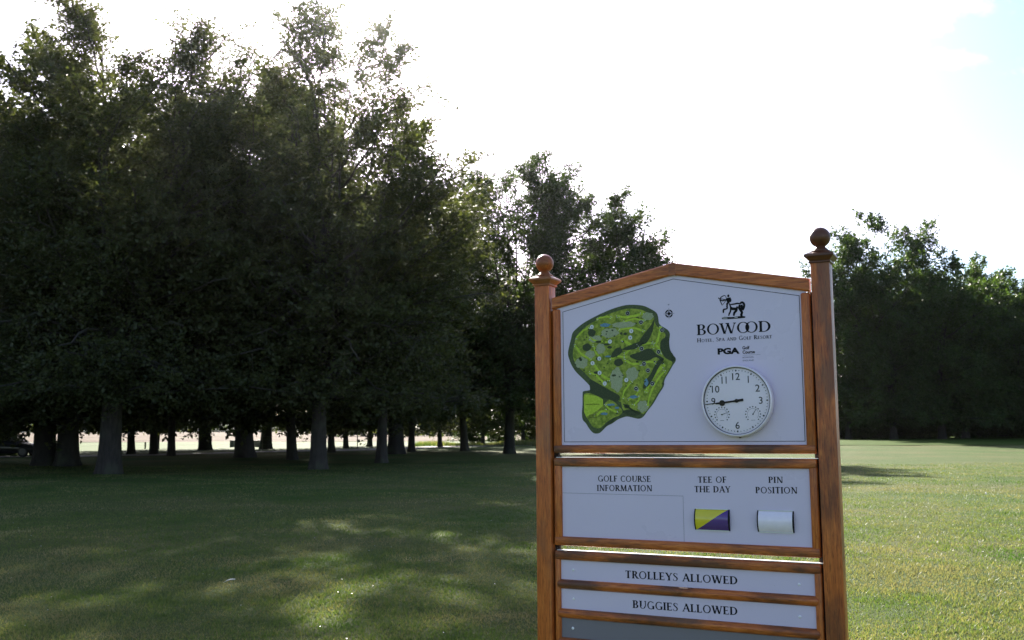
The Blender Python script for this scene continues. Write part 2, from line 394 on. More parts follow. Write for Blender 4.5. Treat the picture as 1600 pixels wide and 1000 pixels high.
# estate road curving behind the trees
def strip(name, pts, w, m, dz, kerb=False):
    pts = [Vector((p[0], p[1], 0)) for p in pts]
    sm = []
    for i in range(len(pts) - 1):
        p0, p1, p2, p3 = pts[max(i - 1, 0)], pts[i], pts[i + 1], pts[min(i + 2, len(pts) - 1)]
        for k in range(8):
            t = k / 8; sm.append(0.5 * ((2 * p1) + (p2 - p0) * t + (2 * p0 - 5 * p1 + 4 * p2 - p3) * t * t + (3 * p1 - p0 - 3 * p2 + p3) * t ** 3))
    sm.append(pts[-1]); mb = MB(); L = []
    for i, p in enumerate(sm):
        d = (sm[min(i + 1, len(sm) - 1)] - sm[max(i - 1, 0)]).normalized(); nrm = Vector((-d.y, d.x, 0))
        for s_ in (-1, 0, 1):
            q = p + nrm * w / 2 * s_; L.append((q.x, q.y, hz(q.x, q.y) + dz + (0.03 if s_ == 0 else 0)))
    n = len(sm); fs = []
    for i in range(n - 1):
        for k in (0, 1): a = i * 3 + k; fs.append((a, a + 1, a + 4, a + 3))
    mb.add(L, fs); o = mb.build(name, m, smooth=True); o['kind'] = 'structure'; return o
def asphalt():
    m, nt, out = mat('road')
    tc = node(nt, 'ShaderNodeTexCoord'); P = tc.outputs['Object']
    n = node(nt, 'ShaderNodeTexNoise', {'Vector': P, 'Scale': 6.0, 'Detail': 8.0, 'Roughness': 0.7})
    c = ramp(nt, n.outputs[0], [(0.3, (0.11, 0.11, 0.11)), (0.7, (0.2, 0.19, 0.18))])
    d = node(nt, 'ShaderNodeBsdfPrincipled', {'Base Color': c, 'Roughness': 0.8})
    nt.links.new(d.outputs[0], out.inputs[0]); return m
M['road'] = asphalt()
strip('estate_road', [(-90, 50), (-50, 56), (-32, 60), (-22, 66.5), (-15, 74), (-9.5, 84), (-3, 93), (12, 99.5)], 3.6, M['road'], 0.045)

# far hills
def hills():
    m, nt, out = mat('far_hill')
    tc = node(nt, 'ShaderNodeTexCoord'); P = tc.outputs['Object']
    n = node(nt, 'ShaderNodeTexNoise', {'Vector': P, 'Scale': 0.012, 'Detail': 8.0, 'Roughness': 0.7})
    c = ramp(nt, n.outputs[0], [(0.35, (0.035, 0.06, 0.04)), (0.6, (0.09, 0.12, 0.06))])
    d = node(nt, 'ShaderNodeBsdfPrincipled', {'Base Color': c, 'Roughness': 0.95, 'Specular IOR Level': 0.05})
    nt.links.new(d.outputs[0], out.inputs[0])
    xs = np.linspace(-4200, 4200, 160); ys = np.linspace(1900, 3800, 24)
    X, Y = np.meshgrid(xs, ys); t = (Y - 1900) / 1900
    rg = 46 + 16 * np.sin(X * 0.0011 + 0.5) + 8 * np.sin(X * 0.0037) + 3 * np.sin(X * 0.013 + 1)
    Z = rg * np.sin(np.clip(t, 0, 1) * math.pi) ** 0.8 + 2 * np.sin(X * 0.04) * np.sin(Y * 0.05) * (t > 0.1) * (t < 0.9) - 1.5
    V = np.stack([X, Y, Z], -1).reshape(-1, 3); nx = len(xs)
    i = (np.arange(len(ys) - 1)[:, None] * nx + np.arange(nx - 1)[None]).ravel()
    F = np.stack([i, i + 1, i + nx + 1, i + nx], -1)
    me = bpy.data.meshes.new('hills'); me.from_pydata(V.tolist(), [], F.tolist()); me.materials.append(m)
    me.polygons.foreach_set('use_smooth', [True] * len(me.polygons))
    link(bpy.data.objects.new('hills', me))['kind'] = 'structure'
hills()

# ------------------------------------------------------------------ trees
def tree_arrays(seed, H, RAD, zb, tr, nprim=70, nsec=13, ntw=7, nleaf=9, leaf=0.15, style='beech', squash=(1.0, 1.0), off=(0, 0), wmax=0.3, sparse=0.0, thin=0.75, pw=0.55, rag=0.15, topfrac=0.97, leaders=None, zs=0.16, low=1.0, topk=1.0, skirt=None):
    rg = np.random.default_rng(seed)
    nrm = lambda v: v / (np.linalg.norm(v, axis=-1, keepdims=True) + 1e-9)
    wob = rg.normal(0, 0.12, 3)
    def trunk(z):
        t = np.asarray(z) / H
        return np.stack([off[0] * t ** 1.5 + wob[0] * np.sin(t * 5) * t * 2, off[1] * t ** 1.5 + wob[1] * np.sin(t * 4 + 1) * t * 2, np.asarray(z, float)], -1)
    # leaders: the trunk forks into several rising stems, each with its own top
    if leaders is None:
        leaders = [(0, 0, H)]
        for j in range(5):
            a_ = j * 1.2566 + rg.uniform(-.4, .4); r_ = RAD * rg.uniform(.35, .62)
            leaders.append((r_ * math.cos(a_), r_ * math.sin(a_), H * rg.uniform(.68, .93)))
    leaders = np.array(leaders, float); nl = len(leaders)
    zs_ = H * (zs + rg.uniform(0, .12, nl))
    wj = rg.normal(0, .25, (nl, 2))
    def lead(j, tt):
        """point at fraction tt (0 at the fork, 1 at the tip) of leader j"""
        z = zs_[j] + (leaders[j, 2] - zs_[j]) * tt
        q = trunk(z * 0 + zs_[j])
        q = q + np.stack([leaders[j, 0] * tt ** .75 + wj[j, 0] * np.sin(tt * 7) * tt, leaders[j, 1] * tt ** .75 + wj[j, 1] * np.sin(tt * 6 + 1) * tt, 0 * tt], -1)
        q[..., 2] = z; return q
    # primaries
    wgt = leaders[:, 2] - zs_; jl = rg.choice(nl, nprim, p=wgt / wgt.sum())
    nlow = int(nprim * .24)
    u = (rg.permutation(nprim) + rg.uniform(0, 1, nprim)) / nprim
    P0 = lead(jl, u ** .9 * topfrac)
    zl = zb * .85 + (H * zs * 1.5) * rg.uniform(0, 1, nlow) ; P0[:nlow] = trunk(zl)
    zz = P0[:, 2]
    t = np.clip((zz - zb) / (leaders[jl, 2] - zb), 0, 1); t[:nlow] = np.clip((zl - zb) / (H - zb), 0, 1)
    az = np.arctan2(leaders[jl, 1], leaders[jl, 0]) + rg.normal(0, 1.15, nprim)
    free = (np.hypot(leaders[jl, 0], leaders[jl, 1]) < .8) | (np.arange(nprim) < nlow)
    az = np.where(free, rg.uniform(0, 2 * math.pi, nprim), az)
    L = np.interp(t, [0, .30, .62, .88, 1.0], [RAD * low, RAD * .80, RAD * .60 * topk, RAD * .42 * topk, RAD * .20 * topk])
    L *= rg.uniform(0.72, 1.12 + rag * t, nprim)
    el = np.radians(np.interp(t, [0, 0.3, 0.7, 1], [4, 18, 38, 64]) + rg.normal(0, 9, nprim))
    el[:nlow] -= np.radians(8)
    sx = np.array([squash[0], squash[1], 1.0])
    dh = np.stack([np.cos(az), np.sin(az), 0 * az], -1)
    nseg = 6; s = np.linspace(0, 1, nseg + 1)
    Lh = L * np.cos(el) ** 0.5
    curve = P0[:, None] + dh[:, None] * (Lh[:, None] * s)[..., None] * sx
    rise = (L * np.sin(el))[:, None] * s - (0.16 * L * (1 - t))[:, None] * s ** 2.6
    curve[..., 2] += rise
    curve[:, 1:] += rg.normal(0, 0.05, curve[:, 1:].shape) * L[:, None, None] * 0.35
    floor = skirt or zb * 0.9
    curve[..., 2] = np.maximum(curve[..., 2], floor + 0.25 + 0.1 * s)
    tubes = []
    tl_ = np.linspace(0, 1, nseg + 1); lc = np.stack([lead(np.full(nseg + 1, j), tl_) for j in range(nl)])
    pr = np.clip(L * 0.010 + 0.012, 0.02, tr * 0.4)
    tubes.append((np.concatenate([curve, lc]), np.concatenate([pr[:, None] * (1 - 0.8 * s)[None] + 0.006, np.full((nl, 1), tr * .30) * (1 - .88 * tl_)[None]])))
    # secondaries
    ns = nprim * nsec
    pi_ = np.repeat(np.arange(nprim), nsec); sp = np.tile((np.arange(nsec) + 0.5) / nsec, nprim) * 0.9 + 0.1 + rg.uniform(-0.03, 0.03, ns)
    sp = np.clip(sp, 0.12, 0.995); k = np.minimum((sp * nseg).astype(int), nseg - 1); fr = sp * nseg - k
    B0 = curve[pi_, k] * (1 - fr)[:, None] + curve[pi_, k + 1] * fr[:, None]
    D = nrm(curve[pi_, k + 1] - curve[pi_, k])
    side = nrm(np.cross(D, [0, 0, 1.0])); side *= np.where(rg.uniform(size=ns) < 0.5, -1, 1)[:, None]
    ang = rg.uniform(0.5, 1.1, ns)
    vert = rg.normal(0.05, 0.5 if style == 'beech' else 0.65, ns)
    SD = nrm(D * np.cos(ang)[:, None] + side * np.sin(ang)[:, None] + np.array([0, 0, 1.0]) * vert[:, None])
    SL = np.clip(L[pi_] * (0.42 - 0.2 * sp) * rg.uniform(0.7, 1.3, ns), 0.5, 2.6)
    s3 = np.linspace(0, 1, 4)
    sc_ = B0[:, None] + SD[:, None] * (SL[:, None] * s3)[..., None]
    sc_[..., 2] -= (0.14 * SL)[:, None] * s3 ** 2 * (1 if style == 'beech' else 0.4)
    hi = sc_[..., 2].min(1) > floor
    tubes.append((sc_[hi], np.clip(SL[hi] * 0.009, 0.006, 0.03)[:, None] * (1 - 0.7 * s3)[None]))
    # twigs
    nt_ = ns * ntw; qi = np.repeat(np.arange(ns), ntw); tp = np.clip(np.tile((np.arange(ntw) + 0.7) / ntw, ns) + rg.uniform(-0.06, 0.06, nt_), 0.05, 1)
    k = np.minimum((tp * 3).astype(int), 2); fr = tp * 3 - k
    T0 = sc_[qi, k] * (1 - fr)[:, None] + sc_[qi, k + 1] * fr[:, None]
    sd = nrm(np.cross(SD[qi], [0, 0, 1.0])) * np.where(np.tile(np.arange(ntw) % 2, ns) == 0, -1, 1)[:, None]
    a = rg.uniform(0.3, 1.0, nt_)
    TD = nrm(SD[qi] * np.cos(a)[:, None] + sd * np.sin(a)[:, None] + np.array([0, 0, 1.0]) * rg.normal(-0.1, 0.38 if style == 'beech' else 0.6, nt_)[:, None])
    TL = rg.uniform(0.3, 0.75, nt_) * (1.15 if style == 'beech' else 0.95)
    keep = rg.uniform(size=nt_) > sparse + thin * (t[pi_][qi]) ** 1.3 * (0.35 + 0.65 * sp[qi])
    T0, TD, TL = T0[keep], TD[keep], TL[keep]; nt_ = len(T0)
    # leaves
    n = nt_ * nleaf; li = np.repeat(np.arange(nt_), nleaf)
    lp = np.tile((np.arange(nleaf) + 0.5) / nleaf, nt_)
    C = T0[li] + TD[li] * (TL[li] * lp)[:, None] + rg.normal(0, 0.035 if style == 'beech' else 0.09, (n, 3))
    C[:, 2] -= 0.1 * (TL[li] * lp ** 2)
    up = nrm(np.array([0, 0, 1.0]) + rg.normal(0, 0.62 if style == 'beech' else 0.75, (n, 3)))
    sd = nrm(np.cross(TD[li], up)) * np.where(np.tile(np.arange(nleaf) % 2, nt_) == 0, -1, 1)[:, None]
    ax = nrm(TD[li] * 0.7 + sd * 0.9 + rg.normal(0, 0.25, (n, 3)))
    wd = nrm(np.cross(ax, up)); up = np.cross(wd, ax)
    ls = leaf * rg.uniform(0.65, 1.2, n)
    a_ = ax * ls[:, None]; w_ = wd * (ls * 0.33)[:, None]; f_ = up * (ls * 0.10)[:, None]
    V = np.stack([C, C + a_ * 0.45 + w_ + f_, C + a_, C + a_ * 0.45 - w_ + f_], 1)
    okm = C[:, 2] > floor + 0.85 * np.sin(C[:, 0] * 0.95 + seed) * np.sin(C[:, 1] * 1.3) + 0.3 * np.sin(C[:, 0] * 5.1) - 0.15
    V = V[okm]; tone = np.clip(np.repeat(rg.uniform(0, 1, nt_), nleaf)[okm] * 0.6 + rg.uniform(0, 0.4, okm.sum()), 0, 1)
    # trunk tube
    nz_ = 16; z = np.concatenate([[-0.3, 0, 0.25, 0.6, 1.2], np.linspace(2.2, H * 0.55, nz_)])
    tc_ = trunk(np.clip(z, 0, None)); tc_[:, 2] = z
    flare = 1 + 0.24 * np.exp(-np.clip(z, 0, None) / 0.35)
    trr = tr * flare * np.clip(1 - np.clip(z, 0, None) / (H * .58), 0.03, 1) ** 0.6
    return tc_, trr, tubes, V.reshape(-1, 3), tone, rg

def tubes_mesh(name, tc_, trr, tubes, m, sec_keep=1.0, seed=0):
    rg = np.random.default_rng(seed)
    VS, FS, base = [], [], 0
    def bulk(P, Rd, n):
        nonlocal base
        B, K = P.shape[:2]
        D = np.gradient(P, axis=1); D /= np.linalg.norm(D, axis=-1, keepdims=True) + 1e-9
        ref = np.where(np.abs(D[..., 2:3]) < 0.9, np.array([0, 0, 1.0]), np.array([1.0, 0, 0]))
        a = np.cross(D, ref); a /= np.linalg.norm(a, axis=-1, keepdims=True) + 1e-9; b = np.cross(D, a)
        th = np.arange(n) * 2 * math.pi / n
        V = P[:, :, None] + Rd[:, :, None, None] * (a[:, :, None] * np.cos(th)[None, None, :, None] + b[:, :, None] * np.sin(th)[None, None, :, None])
        idx = np.arange(B * K * n).reshape(B, K, n)
        q = np.stack([idx[:, :-1], np.roll(idx[:, :-1], -1, 2), np.roll(idx[:, 1:], -1, 2), idx[:, 1:]], -1).reshape(-1, 4)
        VS.append(V.reshape(-1, 3)); FS.append(q + base); base += B * K * n
    # trunk with lobed foot
    n = 18; th = np.arange(n) * 2 * math.pi / n
    lob = 1 + 0.14 * np.exp(-np.clip(tc_[:, 2], 0, None) / 0.7)[:, None] * np.sin(th * 5 + seed)[None] + 0.05 * np.sin(th * 3 + seed)[None]
    V = tc_[:, None] + (trr[:, None] * lob)[..., None] * np.stack([np.cos(th), np.sin(th), 0 * th], -1)[None]
    K = len(tc_); idx = np.arange(K * n).reshape(K, n)
    q = np.stack([idx[:-1], np.roll(idx[:-1], -1, 1), np.roll(idx[1:], -1, 1), idx[1:]], -1).reshape(-1, 4)
    VS.append(V.reshape(-1, 3)); FS.append(q); base = K * n
    bulk(tubes[0][0], tubes[0][1], 5)
    P, Rd = tubes[1]; kk = rg.uniform(size=len(P)) < sec_keep; bulk(P[kk], Rd[kk], 3)
    V = np.concatenate(VS); F = np.concatenate(FS)
    me = bpy.data.meshes.new(name)
    me.vertices.add(len(V)); me.vertices.foreach_set('co', V.astype(np.float32).ravel())
    me.loops.add(F.size); me.loops.foreach_set('vertex_index', F.astype(np.int32).ravel())
    me.polygons.add(len(F)); me.polygons.foreach_set('loop_start', np.arange(0, F.size, 4, dtype=np.int32))
    me.polygons.foreach_set('loop_total', np.full(len(F), 4, dtype=np.int32))
    me.polygons.foreach_set('use_smooth', np.ones(len(F), dtype=bool))
    me.update(calc_edges=True); me.materials.append(m)
    return me

LIB = {}
def tree_lib(key, bark='bark', leafm='beech_leaf', sec_keep=0.6, **kw):
    tc_, trr, tubes, V, tone, rg = tree_arrays(**kw)
    LIB[key] = (tubes_mesh('trunk', tc_, trr, tubes, M[bark], sec_keep, kw['seed']), quads_mesh('crown', V, 4, M[leafm], tone))
def place_tree(key, name, x, y, label, group, rz=0.0, s=(1, 1, 1), cat='tree', sink=0.02, tilt=(0, 0)):
    r = empty(name, (x, y, hz(x, y) - sink), rz); r.rotation_euler = (tilt[0], tilt[1], rz); r.scale = s
    tagp(r, label, cat, group)
    t, c = LIB[key]
    link(bpy.data.objects.new('trunk', t), r)
    link(bpy.data.objects.new('crown', c), r)
    return r
G1 = 'trees of the shady grove on the left'
G2 = 'trees closing the lawn on the right'
tree_lib('grove_a', skirt=2.7, seed=3, H=17.6, RAD=5.6, zb=2.1, tr=0.42, nprim=280, nsec=13, ntw=6, nleaf=10, leaf=.155, wmax=.45, rag=.4, thin=.12,
    leaders=[(-1.0, 0, 17.0), (-1.5, .4, 16.0), (-.3, -.3, 15.4), (1.9, .3, 17.0), (2.6, 0, 15.8), (4.0, 0.5, 14.6), (-2.8, -.5, 15.8), (-4.0, .8, 13.8), (3.0, 1.5, 15.6), (-1.9, 1.5, 16.2), (.6, -3.6, 12.5), (.5, 3.2, 14), (3.2, -2.4, 12.2), (-2.2, -3.0, 11.5)])
tree_lib('grove_b', skirt=2.7, seed=8, H=19.4, RAD=5.8, zb=2.3, tr=0.33, nprim=245, nsec=13, ntw=6, nleaf=10, leaf=.16, wmax=.36, rag=.4, thin=.2,
    leaders=[(-.4, 0, 19.0), (-.9, .3, 17.8), (.3, -.3, 17.0), (-1.7, .4, 16.6), (2.4, 0, 17.0), (3.0, .3, 15.4), (1.1, -.5, 17.6), (3.6, .4, 13.0), (5.0, 0, 10.6), (-3.8, -.6, 13.8), (.3, -3.8, 13.0), (3.0, -3.0, 11.0), (-.5, 3.4, 14), (-3.0, -2.8, 11.8)])
tree_lib('grove_c', skirt=2.6, seed=21, H=18.0, RAD=5.0, zb=2.6, tr=0.26, nprim=120, nsec=13, ntw=6, nleaf=10, leaf=.175, wmax=.42, rag=.3, thin=.25,
    leaders=[(0, 0, 17.4), (2.2, 0.4, 14.0), (-2.4, -.4, 15.2), (3.4, -1.2, 11.6), (.4, -3.2, 12.0), (.3, 3, 13)])
tree_lib('grove_d', bark='bark_dark', seed=34, H=18.8, RAD=5.6, zb=2.0, tr=0.50, nprim=110, nsec=12, ntw=6, nleaf=7, leaf=.27, sec_keep=.3, thin=.3)
tree_lib('grove_e', bark='bark_dark', seed=55, H=18.5, RAD=5.2, zb=2.1, tr=0.27, nprim=95, nsec=11, ntw=6, nleaf=7, leaf=.30, sec_keep=.3, thin=.3)
tree_lib('oak', bark='bark_dark', leafm='oak_leaf', seed=13, H=20.4, RAD=4.8, zb=3.0, tr=0.36, nprim=200, nsec=13, ntw=6, nleaf=9, leaf=.21, style='oak', sparse=.05, thin=.2, rag=.1, topk=1.45,
    leaders=[(-3.8, .4, 13.5), (-2.4, .6, 17.0), (.8, 0, 20.0), (-1.2, .5, 18.6), (3.2, 0, 18.2), (4.6, .6, 16.4), (5.8, 0, 14.6), (-2.6, 0, 15.5), (2.0, .5, 18.8), (-.2, -1, 17.8), (1.5, -3, 15), (1.5, 3, 16), (2.6, -1, 18)])
tree_lib('oak_b', bark='bark_dark', leafm='oak_leaf', seed=29, H=17.2, RAD=4.4, zb=3.0, tr=0.32, nprim=150, nsec=13, ntw=6, nleaf=9, leaf=.21, style='oak', sparse=.05, thin=.2, rag=.1, topk=1.45,
    leaders=[(-.6, 0, 17.2), (1.6, 0, 16.6), (3.4, 0, 13.4), (.5, .5, 16.6), (2.5, -.5, 15.2), (-2.4, .5, 16.0), (.5, -2.5, 13), (.5, 2.5, 14)])
tree_lib('lime', bark='bark_dark', leafm='lime_leaf', seed=41, H=21.4, RAD=5.6, zb=2.0, tr=0.34, nprim=160, nsec=12, ntw=6, nleaf=7, leaf=.30, style='oak', sec_keep=.4, thin=.2, topk=1.5,
    leaders=[(0, 0, 21.4), (-2.3, 0, 19.6), (2.3, 0, 19.6), (3.6, .5, 15.5), (-4, 0, 16.5), (0, -3.2, 15), (1, 3, 16)])
tree_lib('lime_b', bark='bark_dark', leafm='lime_leaf', seed=47, H=15.6, RAD=5.6, zb=1.8, tr=0.36, nprim=150, nsec=12, ntw=6, nleaf=7, leaf=.32, style='oak', sec_keep=.4, thin=.15, topk=1.5,
    leaders=[(0, 0, 15.6), (-2.8, 0, 15.3), (3.2, 0, 15.0), (5.0, .5, 12.8), (-5, 0, 13.2), (0, -3.2, 12.5), (1, 3, 13)])
tree_lib('small', bark='bark_dark', leafm='lime_leaf', seed=60, H=7.0, RAD=3.0, zb=.6, tr=0.12, nprim=50, nsec=9, ntw=6, nleaf=7, leaf=.26, style='oak', sec_keep=.3, thin=.1)
GT = [
 ('grove_a', -15.0, 36.8, 0, 1.0, 'beech with pale trunk nearest the camera at the left of the grove'),
 ('grove_b', -8.0, 40.5, 0, 1.0, 'tallest beech of the grove, its slim pale trunk at the middle of the grove'),
 ('grove_c', -6.4, 48.1, 0, 1.0, 'beech with slim straight trunk at the right front of the grove'),
 ('grove_d', -21.4, 45.0, 40, 1.0, 'left one of two broad dark beeches standing side by side near the parked car'),
 ('grove_d', -20.2, 44.7, 190, .95, 'right one of two broad dark beeches standing side by side near the parked car'),
 ('grove_d', -7.6, 64.1, 150, 1.07, 'stout beech standing close behind the slim front right beech'),
 ('grove_c', -7.3, 71.3, 200, .97, 'leaning beech at the right rear of the grove, its trunk tilted to the right'),
 ('grove_e', -26.2, 67.8, 20, .95, 'thin trunked beech seen just right of the nearest pale trunk'),
 ('grove_e', -24.0, 65.9, 75, 1.0, 'first dark straight trunk in the gap right of the nearest beech'),
 ('grove_c', -21.6, 62.4, 110, .95, 'double looking dark trunk in the middle of the bright field gap'),
 ('grove_d', -24.3, 77.8, 250, 1.0, 'beech with flared broad foot standing against the bright field'),
 ('grove_a', -15.7, 57.6, 170, 1.28, 'thick dark beech beside the low green storage box'),
 ('grove_d', -20.6, 82.2, 300, .98, 'broad beech behind the road where the tarmac catches the light'),
 ('grove_e', -12.0, 53.6, 200, 1.02, 'dark beech just left of the slim pale trunk of the tallest tree'),
 ('grove_e', -12.5, 68.1, 310, .9, 'dark beech just right of the slim pale trunk of the tallest tree'),
 ('grove_e', -14.7, 87.0, 30, .85, 'small distant trunk at the field edge behind the middle of the grove'),
 ('grove_e', -13.5, 93.2, 95, .9, 'narrow distant trunk alone against the pale field in the grove centre'),
 ('grove_e', -6.5, 88.8, 140, .8, 'beech with flared trunk on the edge of the rough grass right of the grove'),
 ('grove_c', -3.6, 74.0, 20, 1.12, 'dark beech in the gap between the grove and the taller oak'),
 ('grove_e', -2.9, 97.5, 230, .75, 'far dark tree rising from the rough grass left of the oak trunk'),
 ('grove_e', 1.1, 102.1, 330, .78, 'far dark tree half hidden by the left post of the sign'),
 ('grove_d', -30.5, 50.0, 120, .92, 'beech at the far left edge with its crown cut by the picture edge'),
 ('grove_a', -27.0, 38.0, 200, .86, 'lower beech at the left edge whose crown stops short of the sky gap'),
 ('grove_e', -33.0, 70.0, 10, 1.0, 'dark beech behind the parked car at the far left'),
 ('grove_e', -29.0, 80.0, 160, 1.0, 'dark beech beyond the road at the far left'),
 ('grove_d', -31.5, 30.0, 0, .9, 'beech added out of view left of the lawn to darken it'),  # from here on, unseen beeches added to darken the left lawn
 ('grove_a', -40.0, 43.0, 80, .95, 'beech added out of view behind the one left of the lawn, for its shade'),
 ('grove_c', -38.0, 56.0, 60, .95, 'beech added beyond the left edge of the view to darken the lawn'),
]
rt = random.Random(9)
for k, x, y, rz, s, lab in GT:
    tl = (R(rt.uniform(-4, 4)), R(rt.uniform(-5, 5))) if y > 47 else (R(rt.uniform(-1, 1)), R(rt.uniform(-1.5, 1.5)))
    place_tree(k, 'beech_tree', x, y, lab, G1, R(rz), (s, s, s), tilt=tl)
place_tree('oak', 'oak_tree', -0.2, 66.6, 'taller round topped oak behind the left post of the sign', 'oaks behind the sign')
place_tree('oak_b', 'oak_tree', 5.8, 66.0, 'lower round topped oak sloping down behind the gable of the sign', 'oaks behind the sign', R(20))
RT = [
 ('lime', 37.6, 97.0, 0, 1.0, 'tallest lime of the right hand group with a pointed leafy top'),
 ('lime_b', 45.6, 99.0, 0, 1.0, 'broad dark lime with a bare trunk in the middle of the right hand group'),
 ('lime_b', 42.2, 96.5, 75, 1.04, 'broad lime filling the dip just right of the tallest one'),
 ('lime_b', 52.6, 98.5, 120, .97, 'broad dark lime at the right edge of the picture'),
 ('lime', 34.0, 99.5, 220, .86, 'lime partly hidden by the right post of the sign'),
 ('lime', 60.5, 124.0, 60, 1.0, 'spiky topped distant tree rising behind the right hand group'),
 ('lime', 66.5, 122.0, 200, .92, 'second distant tree rising above the right edge of the group'),
 ('lime_b', 60.0, 98.0, 60, 1.0, 'lime outside the right edge of the picture'),
 ('lime_b', 41.0, 108.0, 300, .9, 'lime hidden in the second row behind the tallest one, added to block light'),  # hidden second row, added to keep light from coming through
 ('lime_b', 49.5, 109.0, 260, .9, 'lime hidden in the second row at the right, added to block light'),
]
for k, x, y, rz, s, lab in RT: place_tree(k, 'lime_tree', x, y, lab, G2, R(rz), (s, s, s))
rs = random.Random(5)
for i in range(15):
    x = 32 + i * 2.7; y = 106.5 + rs.uniform(-1.5, 2.5); s = rs.uniform(.8, 1.15)
    place_tree('small', 'understorey_shrub', x, y, 'dark shrub filling the gap under the right hand limes', 'shrubs under the right hand limes', rs.uniform(0, 6), (s * 1.1, s * 1.1, s * .9), 'shrub', .55)
for i, (x, y, s) in enumerate(((-4.8, 104, .55), (-1.4, 106, .6), (2.6, 107, .6), (6, 108, .7), (9.5, 108, .8), (13, 109, .8))):
    place_tree('small', 'field_edge_shrub', x, y, 'shrub in the rough grass at the field edge right of the grove', 'shrubs at the field edge', i * 1.3, (s, s, s), 'shrub')

for i, (x, y, s) in enumerate(((-39.5, 66, .8), (-37.2, 67, .75), (-35.4, 66, .66), (-33.9, 65, .4), (-45, 69, 1.0), (-50, 66, 1.0), (-42.5, 70, .9))):
    place_tree('small', 'roadside_shrub', x, y, 'dark shrub behind the parked car at the far left', 'shrubs behind the parked car', i * 1.7, (s * 1.1, s * 1.1, s), 'shrub', .5)
# distant hedgerow and rough grass
def leafy_mass(name, xs_, ys_, h0, h1, n, size, m, label, cat, seed, blade=False, lump=9.0):
    rg = np.random.default_rng(seed)
    x = rg.uniform(*xs_, n); y = rg.uniform(*ys_, n)
    top = h0 + (h1 - h0) * (0.5 + 0.28 * np.sin(x / lump) + 0.16 * np.sin(x / lump * 2.7 + 1) + 0.1 * np.sin(x / lump * 7 + 2))
    z0 = height(x, y)
    if blade:
        h = top * rg.uniform(.5, 1.2, n); th = rg.uniform(0, math.pi, n); w = size * rg.uniform(.6, 1.3, n)
        P = np.stack([x, y, z0 - .02], -1); W = np.stack([np.cos(th) * w, np.sin(th) * w, 0 * w], -1)
        T = P + np.stack([rg.normal(0, .25, n) * h, rg.normal(0, .2, n) * h, h], -1)
        V = np.stack([P - W, P + W, T], 1).reshape(-1, 3); nv = 3
    else:
        z = z0 + top * rg.uniform(0, 1, n) ** .7
        C = np.stack([x, y, z], -1); A = rg.normal(0, 1, (n, 3)); A /= np.linalg.norm(A, axis=-1, keepdims=True)
        B = np.cross(A, rg.normal(0, 1, (n, 3))); B /= np.linalg.norm(B, axis=-1, keepdims=True); s = (size * rg.uniform(.6, 1.3, n))[:, None]
        V = np.stack([C - A * s, C + B * s * .5, C + A * s, C - B * s * .5], 1).reshape(-1, 3); nv = 4
    o = link(bpy.data.objects.new(name, quads_mesh(name, V, nv, m, rg.uniform(0, 1, n))))
    tagp(o, label, cat, None, 'stuff'); return o
leafy_mass('distant_hedgerow', (-42, 190), (226, 236), 3.2, 6.4, 26000, .7, M['oak_leaf'], 'distant dark hedgerow across the pale field', 'hedgerow', 71)
leafy_mass('distant_treeline', (-700, -90), (760, 800), 3, 11, 16000, 2.0, M['oak_leaf'], 'faint line of far trees beyond the pale field', 'trees', 72, lump=30)
leafy_mass('rough_grass', (-9.5, 24), (93.5, 102), .25, .75, 22000, .03, M['blade'], 'tall rough grass along the field edge behind the oak', 'grass', 73, True, 4)


# ------------------------------------------------------------------ near grass
def grass():
    rg = np.random.default_rng(11)
    N = 420000
    # density falls with distance; area is the wedge in front of the camera
    d = 5.6 * (46 / 5.6) ** (rg.uniform(0, 1, N) ** 1.35)
    a = rg.uniform(-0.60, 0.60, N)
    x = d * a; y = d
    c1 = 0.5 + 0.3 * np.sin(x * 2.1 + np.sin(y * 1.3) * 2) * np.sin(y * 1.7 + np.sin(x * 1.1) * 2) + 0.2 * np.sin(x * 7.3 + 2 * np.sin(y * 4)) * np.sin(y * 6.1 + 2 * np.sin(x * 5))
    h = rg.uniform(0.014, 0.040, N) * (0.5 + 0.9 * c1)
    w = rg.uniform(0.0022, 0.0045, N) * (1 + d / 14)
    th = rg.uniform(0, 2 * math.pi, N); ln = rg.uniform(0, 2 * math.pi, N); lean = rg.uniform(0.1, 1.1, N) * h
    P = np.stack([x, y, height(x, y) - 0.002], -1)
    W = np.stack([np.cos(th) * w, np.sin(th) * w, 0 * w], -1)
    T = P + np.stack([np.cos(ln) * lean, np.sin(ln) * lean, h], -1)
    V = np.stack([P - W, P + W, T], 1).reshape(-1, 3)
    tone = np.clip(rg.uniform(0, 1, N) * 0.6 + 0.42 * (1 - c1), 0, 1)
    me = quads_mesh('grass', V, 3, M['blade'], tone)
    o = link(bpy.data.objects.new('grass', me)); tagp(o, 'short mown grass blades of the near lawn in front of the sign', 'grass', None, 'stuff')
    # daisies and clover heads dotted about
    n = 240; d = 6 + 26 * rg.uniform(0, 1, n) ** 1.2; a = rg.uniform(-0.58, 0.58, n); x = d * a; y = d
    r = rg.uniform(0.004, 0.008, n); z = height(x, y) + rg.uniform(0.025, 0.04, n)
    k = np.arange(6) * math.pi / 3
    V = np.stack([x[:, None] + r[:, None] * np.cos(k), y[:, None] + r[:, None] * np.sin(k), z[:, None] + 0.003 * np.cos(k * 2 + x[:, None])], -1).reshape(-1, 3)
    me = quads_mesh('daisy_heads', V, 6, M['white_ink'])
    o = link(bpy.data.objects.new('daisy_heads', me)); tagp(o, 'tiny white daisy heads scattered through the lawn', 'flowers', None, 'stuff')
grass()

